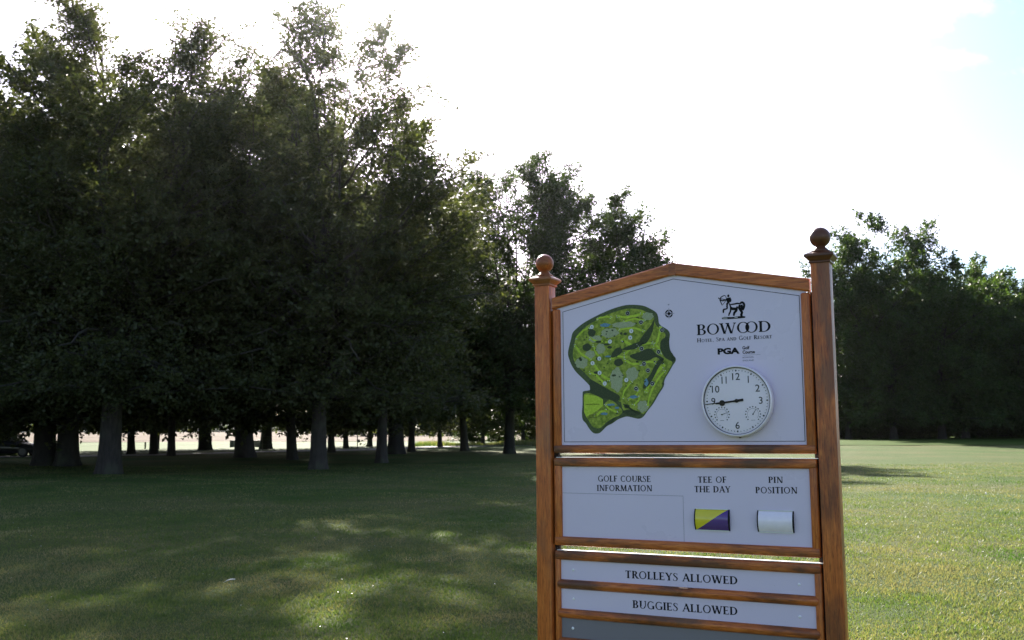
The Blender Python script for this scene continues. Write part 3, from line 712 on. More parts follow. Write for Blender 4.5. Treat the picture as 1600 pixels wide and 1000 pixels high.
# ------------------------------------------------------------------ thin air volume added to imitate lens glare round the sun
def glare_haze():
    mb = MB(); mb.box(-5200, 5200, -5200, 4600, -4, 75); o = mb.build('glare_haze', bpy.data.materials.new('glare_haze')); o['kind'] = 'stuff'
    tagp(o, 'thin scattering air added to stand in for lens glare near the sun', 'glare_haze')
    m = o.data.materials[0]; m.use_nodes = True; nt = m.node_tree; nt.nodes.clear(); out = nt.nodes.new('ShaderNodeOutputMaterial')
    v = node(nt, 'ShaderNodeVolumePrincipled', {'Color': (0.92, 0.94, 1.0, 1), 'Density': GLARE_D, 'Anisotropy': 0.9})
    nt.links.new(v.outputs[0], out.inputs['Volume'])
GLARE_D = 0.00005
glare_haze()

# ---- printed artwork of the board, millimetres on the board
MAP_OUT = [[501.9, 2199.2], [566.7, 2191.4], [605.7, 2173.7], [638.5, 2151.1], [647.0, 2123.3], [649.9, 2099.4], [663.7, 2085.0], [691.2, 2066.5], [702.5, 2045.7], [698.1, 2008.8], [700.7, 1975.1], [709.1, 1951.2], [727.3, 1930.3], [726.8, 1913.6], [714.7, 1897.4], [696.6, 1868.0], [671.2, 1828.7], [664.8, 1795.5], [641.7, 1762.7], [612.5, 1716.6], [583.6, 1683.7], [563.2, 1657.2], [540.2, 1645.4], [511.8, 1649.9], [479.7, 1657.1], [454.3, 1652.0], [428.7, 1642.2], [402.9, 1625.5], [373.4, 1612.3], [347.3, 1588.6], [328.6, 1577.2], [302.7, 1578.7], [280.7, 1599.5], [262.5, 1627.1], [246.2, 1644.6], [242.2, 1675.7], [245.8, 1717.2], [247.4, 1772.6], [253.7, 1784.9], [283.8, 1789.0], [291.5, 1800.6], [276.8, 1820.4], [243.4, 1852.7], [213.5, 1881.7], [191.0, 1914.1], [176.2, 1949.9], [171.2, 1978.3], [178.6, 2013.3], [189.1, 2048.2], [197.1, 2076.1], [216.6, 2096.2], [255.1, 2122.3], [300.9, 2144.3], [353.8, 2165.6], [406.2, 2183.2], [458.0, 2195.2]]
MAP_IN = [[207.9, 2026.0], [219.9, 2060.7], [247.0, 2087.5], [285.3, 2113.5], [338.4, 2138.5], [390.9, 2159.8], [450.2, 2174.8], [501.5, 2180.5], [559.1, 2171.9], [594.5, 2153.9], [625.9, 2128.0], [632.2, 2097.0], [656.2, 2068.5], [680.2, 2046.8], [674.8, 2026.9], [658.1, 2004.1], [658.7, 1970.3], [670.5, 1939.4], [691.0, 1923.1], [711.5, 1907.6], [689.6, 1868.3], [664.3, 1829.0], [656.5, 1795.7], [631.1, 1759.6], [601.9, 1713.4], [572.8, 1677.1], [554.9, 1667.4], [512.4, 1678.1], [462.2, 1685.7], [448.6, 1726.7], [437.8, 1730.4], [398.5, 1775.7], [347.5, 1811.4], [295.9, 1840.6], [258.9, 1876.6], [229.0, 1905.6], [202.9, 1941.8], [198.0, 1977.1]]
MAP_LOW = [[255.7, 1771.0], [294.7, 1771.4], [324.4, 1760.3], [353.7, 1742.5], [356.9, 1715.0], [390.5, 1741.6], [433.7, 1710.0], [454.9, 1682.5], [440.0, 1662.4], [410.8, 1652.6], [373.8, 1632.7], [343.9, 1605.7], [318.0, 1602.6], [295.9, 1613.0], [277.7, 1640.7], [259.4, 1668.5], [254.1, 1717.0]]
MAP_RANGE = [[257.2, 1768.9], [320.7, 1760.4], [355.2, 1742.4], [355.4, 1711.6], [330.6, 1691.4], [266.7, 1658.1], [254.3, 1682.4]]
MAP_WOODS = [[[401.9, 1954.3], [413.3, 1974.5], [435.6, 1992.8], [457.4, 1986.3], [459.3, 1969.0], [434.8, 1951.5], [409.0, 1943.7]], [[629.4, 2124.4], [621.2, 2080.6], [613.5, 2053.8], [591.3, 2014.1], [569.6, 2001.6], [548.3, 2009.4], [555.9, 2029.5], [585.3, 2065.5], [610.9, 2094.8]], [[457.4, 1982.9], [548.5, 2016.2], [569.7, 2005.0], [518.9, 1980.1]], [[496.6, 1950.3], [547.3, 1965.1], [576.2, 1977.4], [604.7, 1979.5], [635.8, 1951.0], [670.3, 1929.4], [659.5, 1916.4], [631.9, 1937.7], [589.1, 1922.6], [532.2, 1928.3]], [[693.8, 2032.6], [699.3, 1975.1], [722.5, 1933.9], [708.4, 1921.1], [674.0, 1939.3], [655.4, 1977.2], [658.4, 2014.2]], [[670.1, 1922.6], [644.8, 1890.0], [615.4, 1837.2], [593.5, 1804.3], [564.7, 1788.2], [569.0, 1818.5], [601.8, 1857.9], [631.3, 1910.7], [652.7, 1926.7]], [[288.4, 1840.9], [347.5, 1811.4], [398.6, 1782.5], [438.4, 1761.0], [441.6, 1740.5], [419.6, 1730.7], [383.2, 1741.8], [353.8, 1749.3], [294.8, 1774.9], [287.7, 1799.3]], [[454.9, 1679.1], [484.0, 1690.8], [526.8, 1684.6], [551.4, 1670.8], [497.7, 1661.5]], [[470.1, 1716.1], [533.7, 1674.4], [526.5, 1671.2], [462.7, 1711.5]], [[388.6, 1639.3], [418.0, 1652.5], [395.7, 1627.0], [351.2, 1602.3]]]
MAP_TREE = [[302.0, 2071.9, 21.0, 18.9], [274.4, 2001.8, 24.1, 18.9], [440.1, 1919.7, 24.0, 18.5], [715.4, 1924.1, 10.3, 10.1], [336.4, 2026.0, 16.4, 6.3], [380.8, 2010.7, 16.2, 5.5], [395.3, 1996.1, 13.2, 6.9], [477.1, 2057.6, 10.2, 6.2], [456.7, 2060.8, 6.6, 6.2], [465.4, 2020.4, 6.6, 4.8], [381.9, 2074.5, 5.2, 3.5], [411.6, 2078.5, 5.9, 4.1], [237.2, 1947.4, 7.6, 7.0], [240.9, 1940.2, 7.6, 5.6], [335.0, 1941.9, 14.8, 8.3], [322.6, 1874.4, 13.4, 6.9], [414.7, 1857.4, 11.7, 5.5], [663.8, 1808.9, 5.5, 6.7], [478.5, 1705.8, 14.4, 9.4], [425.7, 1671.4, 5.8, 4.1], [535.6, 1920.0, 7.1, 4.7]]
MAP_POND = [[373.6, 2106.4, 28.1, 9.0], [579.6, 1818.1, 10.6, 17.6], [514.0, 1750.4, 20.0, 8.1], [397.3, 1715.5, 20.5, 5.5], [427.7, 1699.9, 11.6, 5.5], [361.3, 1671.8, 19.1, 6.1], [385.6, 1951.6, 16.2, 4.1]]
MAP_ROUGH = [[470.7, 2102.9, 61.6, 15.2], [396.6, 2066.8, 45.6, 23.6], [347.0, 1991.4, 23.8, 26.4], [290.4, 1966.1, 25.5, 19.5], [244.5, 1926.0, 34.0, 28.0], [428.9, 1836.4, 33.5, 58.3], [509.2, 1861.1, 31.5, 32.6], [559.3, 1704.2, 26.9, 28.2], [318.0, 2041.6, 33.6, 17.5], [594.1, 2136.8, 28.4, 19.1], [611.4, 1669.8, 0.7, 0.7]]
MAP_FAIR = [[211.5, 2011.8, 290.0, 1941.7, 10.8], [219.7, 2050.2, 292.6, 2099.1, 8.4], [291.8, 2046.5, 395.8, 2023.8, 9.0], [394.2, 1937.4, 474.8, 1944.3, 9.0], [308.5, 1923.5, 384.9, 1837.8, 12.0], [289.0, 1875.6, 362.4, 1814.4, 10.8], [309.9, 2007.1, 344.0, 1946.4, 8.4], [448.3, 2077.9, 571.1, 2066.3, 9.0], [442.3, 2146.1, 565.9, 2153.6, 12.0], [471.0, 2116.7, 575.8, 2117.4, 8.4], [465.6, 2030.7, 537.2, 1992.9, 14.4], [475.1, 1961.5, 619.4, 2005.9, 10.2], [474.4, 1927.2, 553.2, 1907.0, 10.8], [553.2, 1907.0, 627.7, 1910.9, 9.6], [619.0, 1985.6, 656.5, 2078.6, 12.0], [619.4, 2005.9, 653.5, 1957.0, 10.8], [669.4, 1895.8, 578.7, 1777.8, 15.6], [456.2, 1747.0, 504.7, 1820.4, 8.4], [492.2, 1739.3, 543.2, 1778.7, 9.6], [330.9, 2139.0, 405.4, 2141.4, 8.4], [368.0, 1714.7, 425.8, 1679.6, 8.4], [315.2, 1660.8, 367.5, 1687.4, 12.0], [672.3, 1868.9, 584.2, 1710.4, 9.6], [546.1, 1751.6, 513.1, 1711.9, 8.4]]
MAP_NUM = [[303.2, 2101.3, '4'], [509.3, 2069.7, '5'], [503.5, 2037.7, '8'], [398.0, 2023.7, '7'], [340.2, 1942.4, '6'], [304.0, 1921.6, '3'], [340.4, 1872.4, '2'], [366.9, 1819.1, '1'], [479.0, 1832.8, '9']]
MAP_NUMB = [[492.3, 2157.6, '11'], [559.9, 2110.1, '12'], [664.6, 2066.0, '15'], [559.9, 1981.6, '13'], [645.2, 1962.1, '16'], [570.3, 1907.7, '14'], [590.2, 1875.2, '17'], [610.6, 1811.2, '18'], [527.7, 1789.9, '10']]
EMB = [([[990.1, 2200.0], [991.5, 2187.2], [993.0, 2178.1]], 26), ([[993.0, 2178.1], [983.8, 2173.4], [980.0, 2166.4]], 10), ([[983.7, 2171.6], [981.5, 2159.1], [983.0, 2148.9]], 9), ([[983.0, 2148.9], [972.1, 2147.1], [964.8, 2145.1], [963.8, 2135.0], [962.9, 2129.7]], 8), ([[992.8, 2172.7], [998.3, 2154.4], [997.0, 2136.5], [990.1, 2122.6], [988.4, 2114.8]], 8), ([[998.0, 2167.0], [1016.0, 2168.3], [1030.4, 2170.2], [1044.6, 2167.5]], 8), ([[999.4, 2154.3], [1004.6, 2147.5], [1017.0, 2145.3], [1026.1, 2147.2]], 14), ([[1029.9, 2155.9], [1026.0, 2145.4], [1023.9, 2136.6], [1015.4, 2128.2], [1011.3, 2113.4]], 12), ([[1040.9, 2164.1], [1038.6, 2148.2], [1047.0, 2133.3], [1050.3, 2126.0], [1046.4, 2115.5], [1051.6, 2110.9]], 12), ([[1042.8, 2167.6], [1048.3, 2172.6], [1056.1, 2172.0], [1061.5, 2162.7], [1060.0, 2150.3], [1054.2, 2136.4]], 11), ([[1049.8, 2163.5], [1050.4, 2151.0], [1053.6, 2138.2]], 14), ([[987.3, 2191.1], [973.5, 2190.3], [960.7, 2187.6], [950.0, 2193.7]], 7), ([[974.2, 2211.9], [959.5, 2207.5], [949.0, 2195.6], [953.3, 2180.8], [959.0, 2166.0]], 5), ([[941.1, 2200.5], [973.6, 2192.1]], 5), ([[974.2, 2211.9], [979.0, 2191.7], [959.0, 2166.0]], 3), ([[941.1, 2200.5], [945.5, 2201.3]], 9)]
EMBBASE = [[954.6, 2106.8], [967.4, 2111.4], [999.7, 2108.3], [1028.4, 2109.5], [1049.8, 2111.0], [1065.6, 2107.2], [1063.7, 2100.9], [1042.3, 2099.7], [1013.7, 2099.6], [981.4, 2099.8], [958.0, 2101.2]]

# ------------------------------------------------------------------ lettering
def smooth_path(pts, n=6):
    P = [Vector((p[0], p[1], p[2] if len(p) > 2 else 0)) for p in pts]; out = []
    for i in range(len(P) - 1):
        p0, p1, p2, p3 = P[max(i - 1, 0)], P[i], P[i + 1], P[min(i + 2, len(P) - 1)]
        for k in range(n):
            t = k / n; out.append(0.5 * ((2 * p1) + (p2 - p0) * t + (2 * p0 - 5 * p1 + 4 * p2 - p3) * t * t + (3 * p1 - p0 - 3 * p2 + p3) * t ** 3))
    return out + [P[-1]]
def stroke(pts, smooth=True):
    """variable-width stroke; pts = (x, y, width)"""
    P = smooth_path(pts) if smooth else [Vector(p) for p in pts]; L = []; Rr = []
    for i, p in enumerate(P):
        d = P[min(i + 1, len(P) - 1)] - P[max(i - 1, 0)]; d.z = 0; d.normalize()
        nn = Vector((-d.y, d.x, 0)) * p.z / 2
        L.append((p.x + nn.x, p.y + nn.y)); Rr.append((p.x - nn.x, p.y - nn.y))
    return [[L[i], L[i + 1], Rr[i + 1], Rr[i]] for i in range(len(P) - 1)]
SE, SH = 0.07, 0.045
def bowl(cx, cy, rx, ry, a0, a1, tk, tn, n=26):
    out = []; A = [R(a0 + (a1 - a0) * k / n) for k in range(n + 1)]
    o = [(cx + rx * math.cos(a), cy + ry * math.sin(a)) for a in A]; i = [(cx + (rx - tk) * math.cos(a), cy + (ry - tn) * math.sin(a)) for a in A]
    return [[o[k], o[k + 1], i[k + 1], i[k]] for k in range(n)]
def font(TK, TN):
    def rct(x0, y0, x1, y1): return [[(x0, y0), (x1, y0), (x1, y1), (x0, y1)]]
    def dia(xa, ya, xb, yb, w): return [[(xa - w / 2, ya), (xa + w / 2, ya), (xb + w / 2, yb), (xb - w / 2, yb)]]
    def serif(x, y, w, top=False, e=SE):
        s = -1 if top else 1
        return [[(x - w / 2 - e, y), (x + w / 2 + e, y), (x + w / 2 + e, y + s * SH * .7), (x + w / 2, y + s * SH * 2.2), (x - w / 2, y + s * SH * 2.2), (x - w / 2 - e, y + s * SH * .7)]]
    def stem(x, w=TK): return rct(x - w / 2, 0, x + w / 2, 1) + serif(x, 0, w) + serif(x, 1, w, True)
    def bowl(cx, cy, rx, ry, a0, a1, tk=TK, tn=TN, n=26):
        out = []; A = [R(a0 + (a1 - a0) * k / n) for k in range(n + 1)]
        o = [(cx + rx * math.cos(a), cy + ry * math.sin(a)) for a in A]
        i = [(cx + (rx - tk) * math.cos(a), cy + (ry - tn) * math.sin(a)) for a in A]
        return [[o[k], o[k + 1], i[k + 1], i[k]] for k in range(n)]
    G = {
     'A': (0.76, dia(.08, 0, .39, 1, TN) + dia(.68, 0, .37, 1.02, TK) + rct(.2, .31, .58, .31 + TN) + serif(.08, 0, TN) + serif(.68, 0, TK)),
     'B': (0.64, stem(.15) + bowl(.33, .755, .23, .245, -90, 90) + bowl(.33, .265, .28, .265, -90, 90) + rct(.15, 1 - TN, .34, 1) + rct(.15, 0, .34, TN) + rct(.15, .52 - TN / 2, .34, .52 + TN / 2)),
     'C': (0.72, bowl(.42, .5, .38, .52, 48, 312, .13) + rct(.66, .72, .69, .97) + rct(.66, .06, .69, .26)),
     'D': (0.80, stem(.15) + bowl(.31, .5, .44, .5, -90, 90) + rct(.15, 1 - TN, .32, 1) + rct(.15, 0, .32, TN)),
     'E': (0.60, stem(.15) + rct(.15, 1 - TN, .52, 1) + rct(.15, 0, .55, TN) + rct(.15, .50 - TN / 2, .44, .50 + TN / 2) + rct(.49, .8, .53, 1) + rct(.52, 0, .56, .22) + rct(.42, .41, .45, .62)),
     'F': (0.56, stem(.15) + rct(.15, 1 - TN, .51, 1) + rct(.15, .5 - TN / 2, .43, .5 + TN / 2) + rct(.48, .8, .52, 1) + rct(.41, .4, .44, .61)),
     'G': (0.80, bowl(.42, .5, .38, .52, 48, 300, .13) + rct(.66, .74, .69, .97) + rct(.58, .02, .58 + TK, .42) + rct(.50, .40, .80, .44)),
     'H': (0.84, stem(.15) + stem(.69) + rct(.15, .51 - TN / 2, .69, .51 + TN / 2)),
     'I': (0.30, stem(.15)), 
     'L': (0.56, stem(.15) + rct(.15, 0, .52, TN) + rct(.49, 0, .53, .24)),
     'M': (1.00, dia(.15, 0, .20, 1, TN) + dia(.50, .02, .22, 1, TK) + dia(.50, .02, .79, 1, TN) + dia(.86, 0, .80, 1, TK) + serif(.15, 0, TN) + serif(.86, 0, TK) + serif(.17, 1, TN, True) + serif(.83, 1, TN, True)),
     'N': (0.82, rct(.13, 0, .13 + TN, 1) + dia(.66, 0, .17, 1, TK) + rct(.66, 0, .66 + TN, 1) + serif(.155, 0, TN) + serif(.685, 1, TN, True) + serif(.12, 1, .08, True)),
     'O': (0.86, bowl(.43, .5, .39, .52, 0, 360, .13)),
     'P': (0.60, stem(.15) + bowl(.32, .73, .25, .27, -90, 90) + rct(.15, 1 - TN, .33, 1) + rct(.15, .485 - TN / 2, .33, .485 + TN / 2)),
     'R': (0.68, stem(.15) + bowl(.32, .74, .24, .26, -90, 90) + rct(.15, 1 - TN, .33, 1) + rct(.15, .505 - TN / 2, .33, .505 + TN / 2) + dia(.62, 0, .32, .51, TK * 1.1) + serif(.64, 0, TK, e=.05)),
     'S': (0.54, stroke([(.45, .82, .05), (.40, 1 - TN, .05), (.27, .99, .055), (.13, .90, .10), (.12, .74, .12), (.26, .56, .14), (.41, .40, .13), (.44, .22, .12), (.36, .06, .08), (.22, .01, .05), (.10, .07, .05), (.06, .22, .04)]) + rct(.44, .72, .47, .97) + rct(.045, .03, .075, .26)),
     'T': (0.68, stem(.34) [:1] + serif(.34, 0, TK) + rct(.04, 1 - TN, .64, 1) + rct(.04, .78, .075, 1) + rct(.605, .78, .64, 1)),
     'U': (0.78, rct(.09, .30, .09 + TK, 1) + bowl(.385, .32, .295, .34, 180, 360, .12, .06) + rct(.63, .30, .63 + TN, 1) + serif(.157, 1, TK, True) + serif(.655, 1, TN, True)),
     'V': (0.74, dia(.37, 0, .10, 1, TK) + dia(.39, 0, .64, 1, TN) + serif(.10, 1, TK, True, .05) + serif(.64, 1, TN, True)),
     'W': (1.06, dia(.31, 0, .10, 1, TK) + dia(.33, 0, .53, 1, TN) + dia(.74, 0, .50, 1, TK) + dia(.76, 0, .96, 1, TN) + serif(.10, 1, TK, True, .06) + serif(.50, 1, TK, True, .05) + serif(.96, 1, TN, True)),
     'Y': (0.72, rct(.30, 0, .30 + TK, .45) + dia(.37, .42, .11, 1, TK) + dia(.38, .42, .63, 1, TN) + serif(.367, 0, TK) + serif(.11, 1, TK, True, .05) + serif(.63, 1, TN, True)),
     ',': (0.24, stroke([(.13, .06, .12), (.15, 0, .10), (.09, -.14, .03)])),
     ' ': (0.34, []),
    }
    return G
FONT_FINE = font(0.150, 0.058); FONT_BOLD = font(0.178, 0.088)
def text_polys(s, x0, x1, z0, z1, h, small=None, track=0.05, over=None, G=FONT_BOLD):
    """serif capitals between x0 and x1 on a baseline z0..z1, cap height h"""
    items = []; cx = 0.0
    for i, ch in enumerate(s):
        k = 1.0
        if small is not None and ch.islower(): k = small
        w, polys = G[ch.upper()]
        items.append((cx, k, polys)); adv = (w + track) * k
        if over and i in over: adv -= over[i]
        cx += adv
    tot = cx - track; out = []
    for c, k, polys in items:
        for pl in polys:
            q = []
            for a, b in pl:
                f = (c + a * k) / tot; q.append((x0 + (x1 - x0) * f, z0 + (z1 - z0) * f + b * k * h))
            out.append(q)
    return out
def print_flat(name, polys, y, m, parent):
    mb = MB()
    for p in polys: mb.flat(p, y)
    o = mb.build(name, m, parent)
    if name.startswith('map_') or name == 'minute_marks': o['kind'] = 'stuff'
    return o
def sans(name, s, x0, x1, z, h, y, m, parent, bold=0.0):
    cu = bpy.data.curves.new(name, 'FONT'); cu.body = s; cu.resolution_u = 3; cu.offset = bold
    tmp = bpy.data.objects.new(name, cu)
    me = bpy.data.meshes.new_from_object(tmp); bpy.data.objects.remove(tmp)
    xs = [v.co.x for v in me.vertices]; zs = [v.co.y for v in me.vertices]
    ax, bx = min(xs), max(xs); az, bz = min(zs), max(zs)
    if x1 is None: k = h / (bz - az); wd = (bx - ax) * k; x1 = x0 + wd / 2; x0 = x0 - wd / 2
    for v in me.vertices:
        v.co = ((v.co.x - ax) / (bx - ax) * (x1 - x0) + x0, y, (v.co.y - az) / (bz - az) * h + z)
    me.materials.clear(); me.materials.append(m)
    o = bpy.data.objects.new(name, me); return link(o, parent)
def join_meshes(objs, name, parent):
    mb = MB(); m = objs[0].data.materials[0]
    for o in objs:
        mb.add([v.co[:] for v in o.data.vertices], [list(p.vertices) for p in o.data.polygons]); bpy.data.objects.remove(o)
    return mb.build(name, m, parent)
def ellipse(cx, cz, rx, rz, n=18, wob=0.0, seed=0):
    return [(cx + rx * math.cos(2 * math.pi * k / n) * (1 + wob * math.sin(k * 2.3 + seed)), cz + rz * math.sin(2 * math.pi * k / n) * (1 + wob * math.cos(k * 1.7 + seed))) for k in range(n)]
def catmull(pts, n=3):
    out = []; L = len(pts)
    for i in range(L):
        p0, p1, p2, p3 = (Vector(pts[(i + j) % L]) for j in (-1, 0, 1, 2))
        for k in range(n):
            t = k / n; q = 0.5 * ((2 * p1) + (p2 - p0) * t + (2 * p0 - 5 * p1 + 4 * p2 - p3) * t * t + (3 * p1 - p0 - 3 * p2 + p3) * t ** 3)
            out.append((q.x, q.y))
    return out
def capsule(x0, z0, x1, z1, w, n=7):
    a = math.atan2(z1 - z0, x1 - x0); out = []
    for k in range(n + 1): t = a + math.pi / 2 + math.pi * k / n; out.append((x0 + w / 2 * math.cos(t), z0 + w / 2 * math.sin(t)))
    for k in range(n + 1): t = a - math.pi / 2 + math.pi * k / n; out.append((x1 + w / 2 * math.cos(t), z1 + w / 2 * math.sin(t)))
    return out
mm = lambda l: [(a / 1000, b / 1000) for a, b in l]

# ------------------------------------------------------------------ the sign
SU, SN, SZ = Vector((0.8895, -0.4569, 0.006)), Vector((0.4569, 0.8895, -0.0056)), Vector((-0.0028, 0.0077, 1.0))
SU.normalize(); SN = (SN - SU * SN.dot(SU)).normalized(); SZ = SU.cross(SN)
SIGN_M = Matrix(((SU.x, SN.x, SZ.x, 0.1213), (SU.y, SN.y, SZ.y, 4.9142), (SU.z, SN.z, SZ.z, 0.0001), (0, 0, 0, 1)))
S = empty('course_sign'); S.matrix_world = SIGN_M
tagp(S, 'tall oak framed golf course notice board with ball topped posts standing on the lawn', 'sign')
PW = 0.0805
for k, x0 in enumerate((0.0, 1.3695)):
    mb = MB(); mb.box(x0, x0 + PW, 0, PW, -0.15, 2.332, 0.004)
    post = mb.build('post', M['wood_post'] if k == 0 else M['wood_post_b'], S, True)
    cx = x0 + PW / 2; mb = MB()
    h0 = PW / 2
    tiers = [(h0 + .003, 2.324), (h0 + .007, 2.327), (h0 + .007, 2.332), (h0 + .004, 2.334), (h0 + .010, 2.341), (h0 + .020, 2.350), (h0 + .0235, 2.354), (h0 + .0235, 2.363), (h0 + .019, 2.366), (h0 + .004, 2.374), (0.036, 2.378)]
    vs = []; fs = []
    for h_, z_ in tiers: vs += [(cx - h_, PW / 2 - h_, z_), (cx + h_, PW / 2 - h_, z_), (cx + h_, PW / 2 + h_, z_), (cx - h_, PW / 2 + h_, z_)]
    for j in range(len(tiers) - 1):
        for q in range(4): fs.append((j * 4 + q, j * 4 + (q + 1) % 4, j * 4 + 4 + (q + 1) % 4, j * 4 + 4 + q))
    fs.append((3, 2, 1, 0)); n_ = len(vs); fs.append((n_ - 4, n_ - 3, n_ - 2, n_ - 1)); mb.add(vs, fs)
    mb.build('post_cap', M['wood_cap' if k == 0 else 'wood_cap_b'], post)
    mb = MB()
    prof = [(.0, 2.3755), (.040, 2.3760), (.0435, 2.379), (.0430, 2.383), (.036, 2.3855), (.034, 2.389), (.028, 2.394), (.0225, 2.399), (.0205, 2.4045)]
    r_ = 0.0462; zc_ = 2.4455
    for q in range(17):
        a = -math.acos(min(1, .0205 / r_)) + (math.pi / 2 + math.acos(.0205 / r_)) * q / 16
        prof.append((max(r_ * math.cos(a), 0.0003), zc_ + r_ * math.sin(a)))
    mb.lathe(prof, (cx, PW / 2, 0), 32); mb.build('ball_finial', M['wood_cap' if k == 0 else 'wood_cap_b'], post, True)
# recessed battens that carry the frames between the posts
for x0, x1 in ((PW, 0.104), (1.346, 1.3695)):
    mb = MB(); mb.box(x0, x1, 0.046, 0.066, 0.38, 2.20); mb.build('batten', M['wood_dark'], S)
FX0, FX1 = 0.0905, 1.3595          # outer edges of the frames
Y0, Y1 = 0.010, 0.046              # frame depth
def rail(name, x0, x1, z0, z1, m='wood_rail', y0=Y0, bev=0.009, parent=S):
    mb = MB(); mb.box(x0, x1, y0, Y1, z0, z1, bev); return mb.build(name, M[m], parent, True)
def gable(x0, x1, side):
    xm = 0.7255; mb = MB()
    zt = lambda x: 2.386 - abs(x - xm) * 0.2005
    h_ = 0.0585; ys_ = [(Y0 + .006, 0), (Y0, .006), (Y0, h_ - .007), (Y0 + .007, h_), (Y1, h_), (Y1, 0)]
    vs = []
    for x in (x0, x1):
        for y, d in ys_: vs.append((x, y, zt(x) - d))
    n_ = len(ys_); fs = [tuple(range(n_)), tuple(range(2 * n_ - 1, n_ - 1, -1))] + [(i, i + n_, (i + 1) % n_ + n_, (i + 1) % n_) for i in range(n_)]
    mb.add(vs, fs); return mb.build('gable_rail', M['wood_gable'], S)
gable(FX0, 0.724, 0); gable(0.727, FX1, 1)
mb = MB(); mb.prism([(0.709, 2.322), (0.7255, 2.3255), (0.742, 2.322), (0.742, 2.3795), (0.7255, 2.3835), (0.709, 2.3795)], 1, Y0 - 0.0012, Y0 + 0.02); mb.build('joint_block', M['wood_dark2'] if 'wood_dark2' in M else M['wood_cap'], S)
rail('stile', FX0, FX0 + .042, 1.4835, 2.2005, 'wood_stile', Y0 + .003); rail('stile', FX1 - .042, FX1, 1.4835, 2.1975, 'wood_stile', Y0 + .003)
rail('rail', FX0, FX1, 1.4805, 1.521)
# middle frame
rail('stile', FX0, FX0 + .041, 1.034, 1.458, 'wood_stile', Y0 + .003); rail('stile', FX1 - .036, FX1, 1.034, 1.458, 'wood_stile', Y0 + .003)
rail('rail', FX0, FX1, 1.416, 1.4585); rail('rail', FX0, FX1, 1.0325, 1.0765)
# lower frame with slots
rail('stile', FX0, FX0 + .030, 0.412, 1.0075, 'wood_stile', Y0 + .003); rail('stile', FX1 - .032, FX1, 0.412, 1.0075, 'wood_stile', Y0 + .003)
rail('rail', FX0, FX1, 0.9645, 1.0085); rail('rail', FX0, FX1, 0.410, 0.4575)
for zc_ in (0.8485, 0.7100, 0.5740):
    mb = MB(); prof = []
    hw, yb = 0.0225, Y1
    for q in range(9):
        a = math.pi * q / 8; prof.append((Y0 + 0.016 - 0.020 * math.sin(a) , zc_ - hw * math.cos(a)))
    prof = [(yb, zc_ - hw)] + prof + [(yb, zc_ + hw)]
    # rounded ends: shrink the section at both tips
    vs = []; fs = []; secs = [(0.1015, .15), (0.1035, .6), (0.108, .88), (0.114, 1.0), (1.335, 1.0), (1.341, .88), (1.3455, .6), (1.3475, .15)]
    for x, k in secs:
        for y, z in prof: vs.append((x, yb + (y - yb) * (0.55 + .45 * k), zc_ + (z - zc_) * k))
    n_ = len(prof)
    for j in range(len(secs) - 1):
        for i in range(n_): fs.append((j * n_ + i, j * n_ + (i + 1) % n_, (j + 1) * n_ + (i + 1) % n_, (j + 1) * n_ + i))
    fs.append(tuple(range(n_))[::-1]); fs.append(tuple(range((len(secs) - 1) * n_, len(secs) * n_)))
    mb.add(vs, fs); mb.build('slot_bar', M['wood_rail'], S, True)
# pale strips imitating the sun's gleam on the tops of the two lower frames
for z_ in (1.4605, 1.0105):
    mb = MB(); mb.box(FX0 + .013, FX1 + .006, 0.018, 0.044, z_ - .0015, z_ + .0015); mb.build('rail_top_gleam', M['pale_metal'], S)

YP = 0.026                          # front of the white sheets
def sheet_panel(name, poly, m):
    mb = MB(); n_ = len(poly)
    mb.add([(x, YP, z) for x, z in poly] + [(x, YP + .012, z) for x, z in poly],
           [tuple(range(n_)), tuple(range(2 * n_ - 1, n_ - 1, -1))] + [(i, i + n_, (i + 1) % n_ + n_, (i + 1) % n_) for i in range(n_)])
    return mb.build(name, m, S)
top = sheet_panel('map_panel', [(.115, 1.50), (1.34, 1.50), (1.34, 2.215), (.7255, 2.345), (.115, 2.215)], M['white'])
info = sheet_panel('information_panel', [(.115, 1.06), (1.34, 1.06), (1.34, 1.43), (.115, 1.43)], M['white'])
slots = []
for nm, z0, z1, m in (('notice_strip', .862, .974, 'white'), ('notice_strip', .724, .836, 'white'), ('notice_strip', .586, .698, 'grey_sheet'), ('notice_strip', .448, .560, 'grey_sheet')):
    slots.append(sheet_panel(nm, [(.112, z0), (1.335, z0), (1.335, z1), (.112, z1)], M[m]))
slots[2]['label'] = 'blank dark grey strip below the buggies line'
slots[3]['label'] = 'blank dark grey strip at the bottom of the board'
e1 = YP - 0.0006
def border(pts, w):
    out = []; n_ = len(pts)
    for i in range(n_):
        a, b = Vector(pts[i]), Vector(pts[(i + 1) % n_]); d = (b - a).normalized(); q = Vector((-d.y, d.x)) * w / 2; a2, b2 = a - d * w / 2, b + d * w / 2
        out.append([tuple(a2 + q), tuple(b2 + q), tuple(b2 - q), tuple(a2 - q)])
    return out
print_flat('border_line', border([(.1458, 1.5365), (1.3105, 1.5365), (1.3105, 2.1865), (.7255, 2.3085), (.1458, 2.1865)], .0026), e1, M['ink'], top)
for s_, a, b, c, d, h_ in (('GOLF COURSE', .3213, .5912, 1.345, 1.347, .0284), ('INFORMATION', .3155, .5971, 1.300, 1.3035, .0286), ('TEE OF', .8184, .954, 1.3474, 1.349, .0281), ('THE DAY', .8013, .970, 1.3035, 1.3055, .0285), ('PIN', 1.1429, 1.2076, 1.3515, 1.3523, .0274), ('POSITION', 1.0836, 1.2687, 1.305, 1.307, .028)):
    print_flat('lettering', text_polys(s_, a, b, c, d, h_), e1, M['ink'], info)
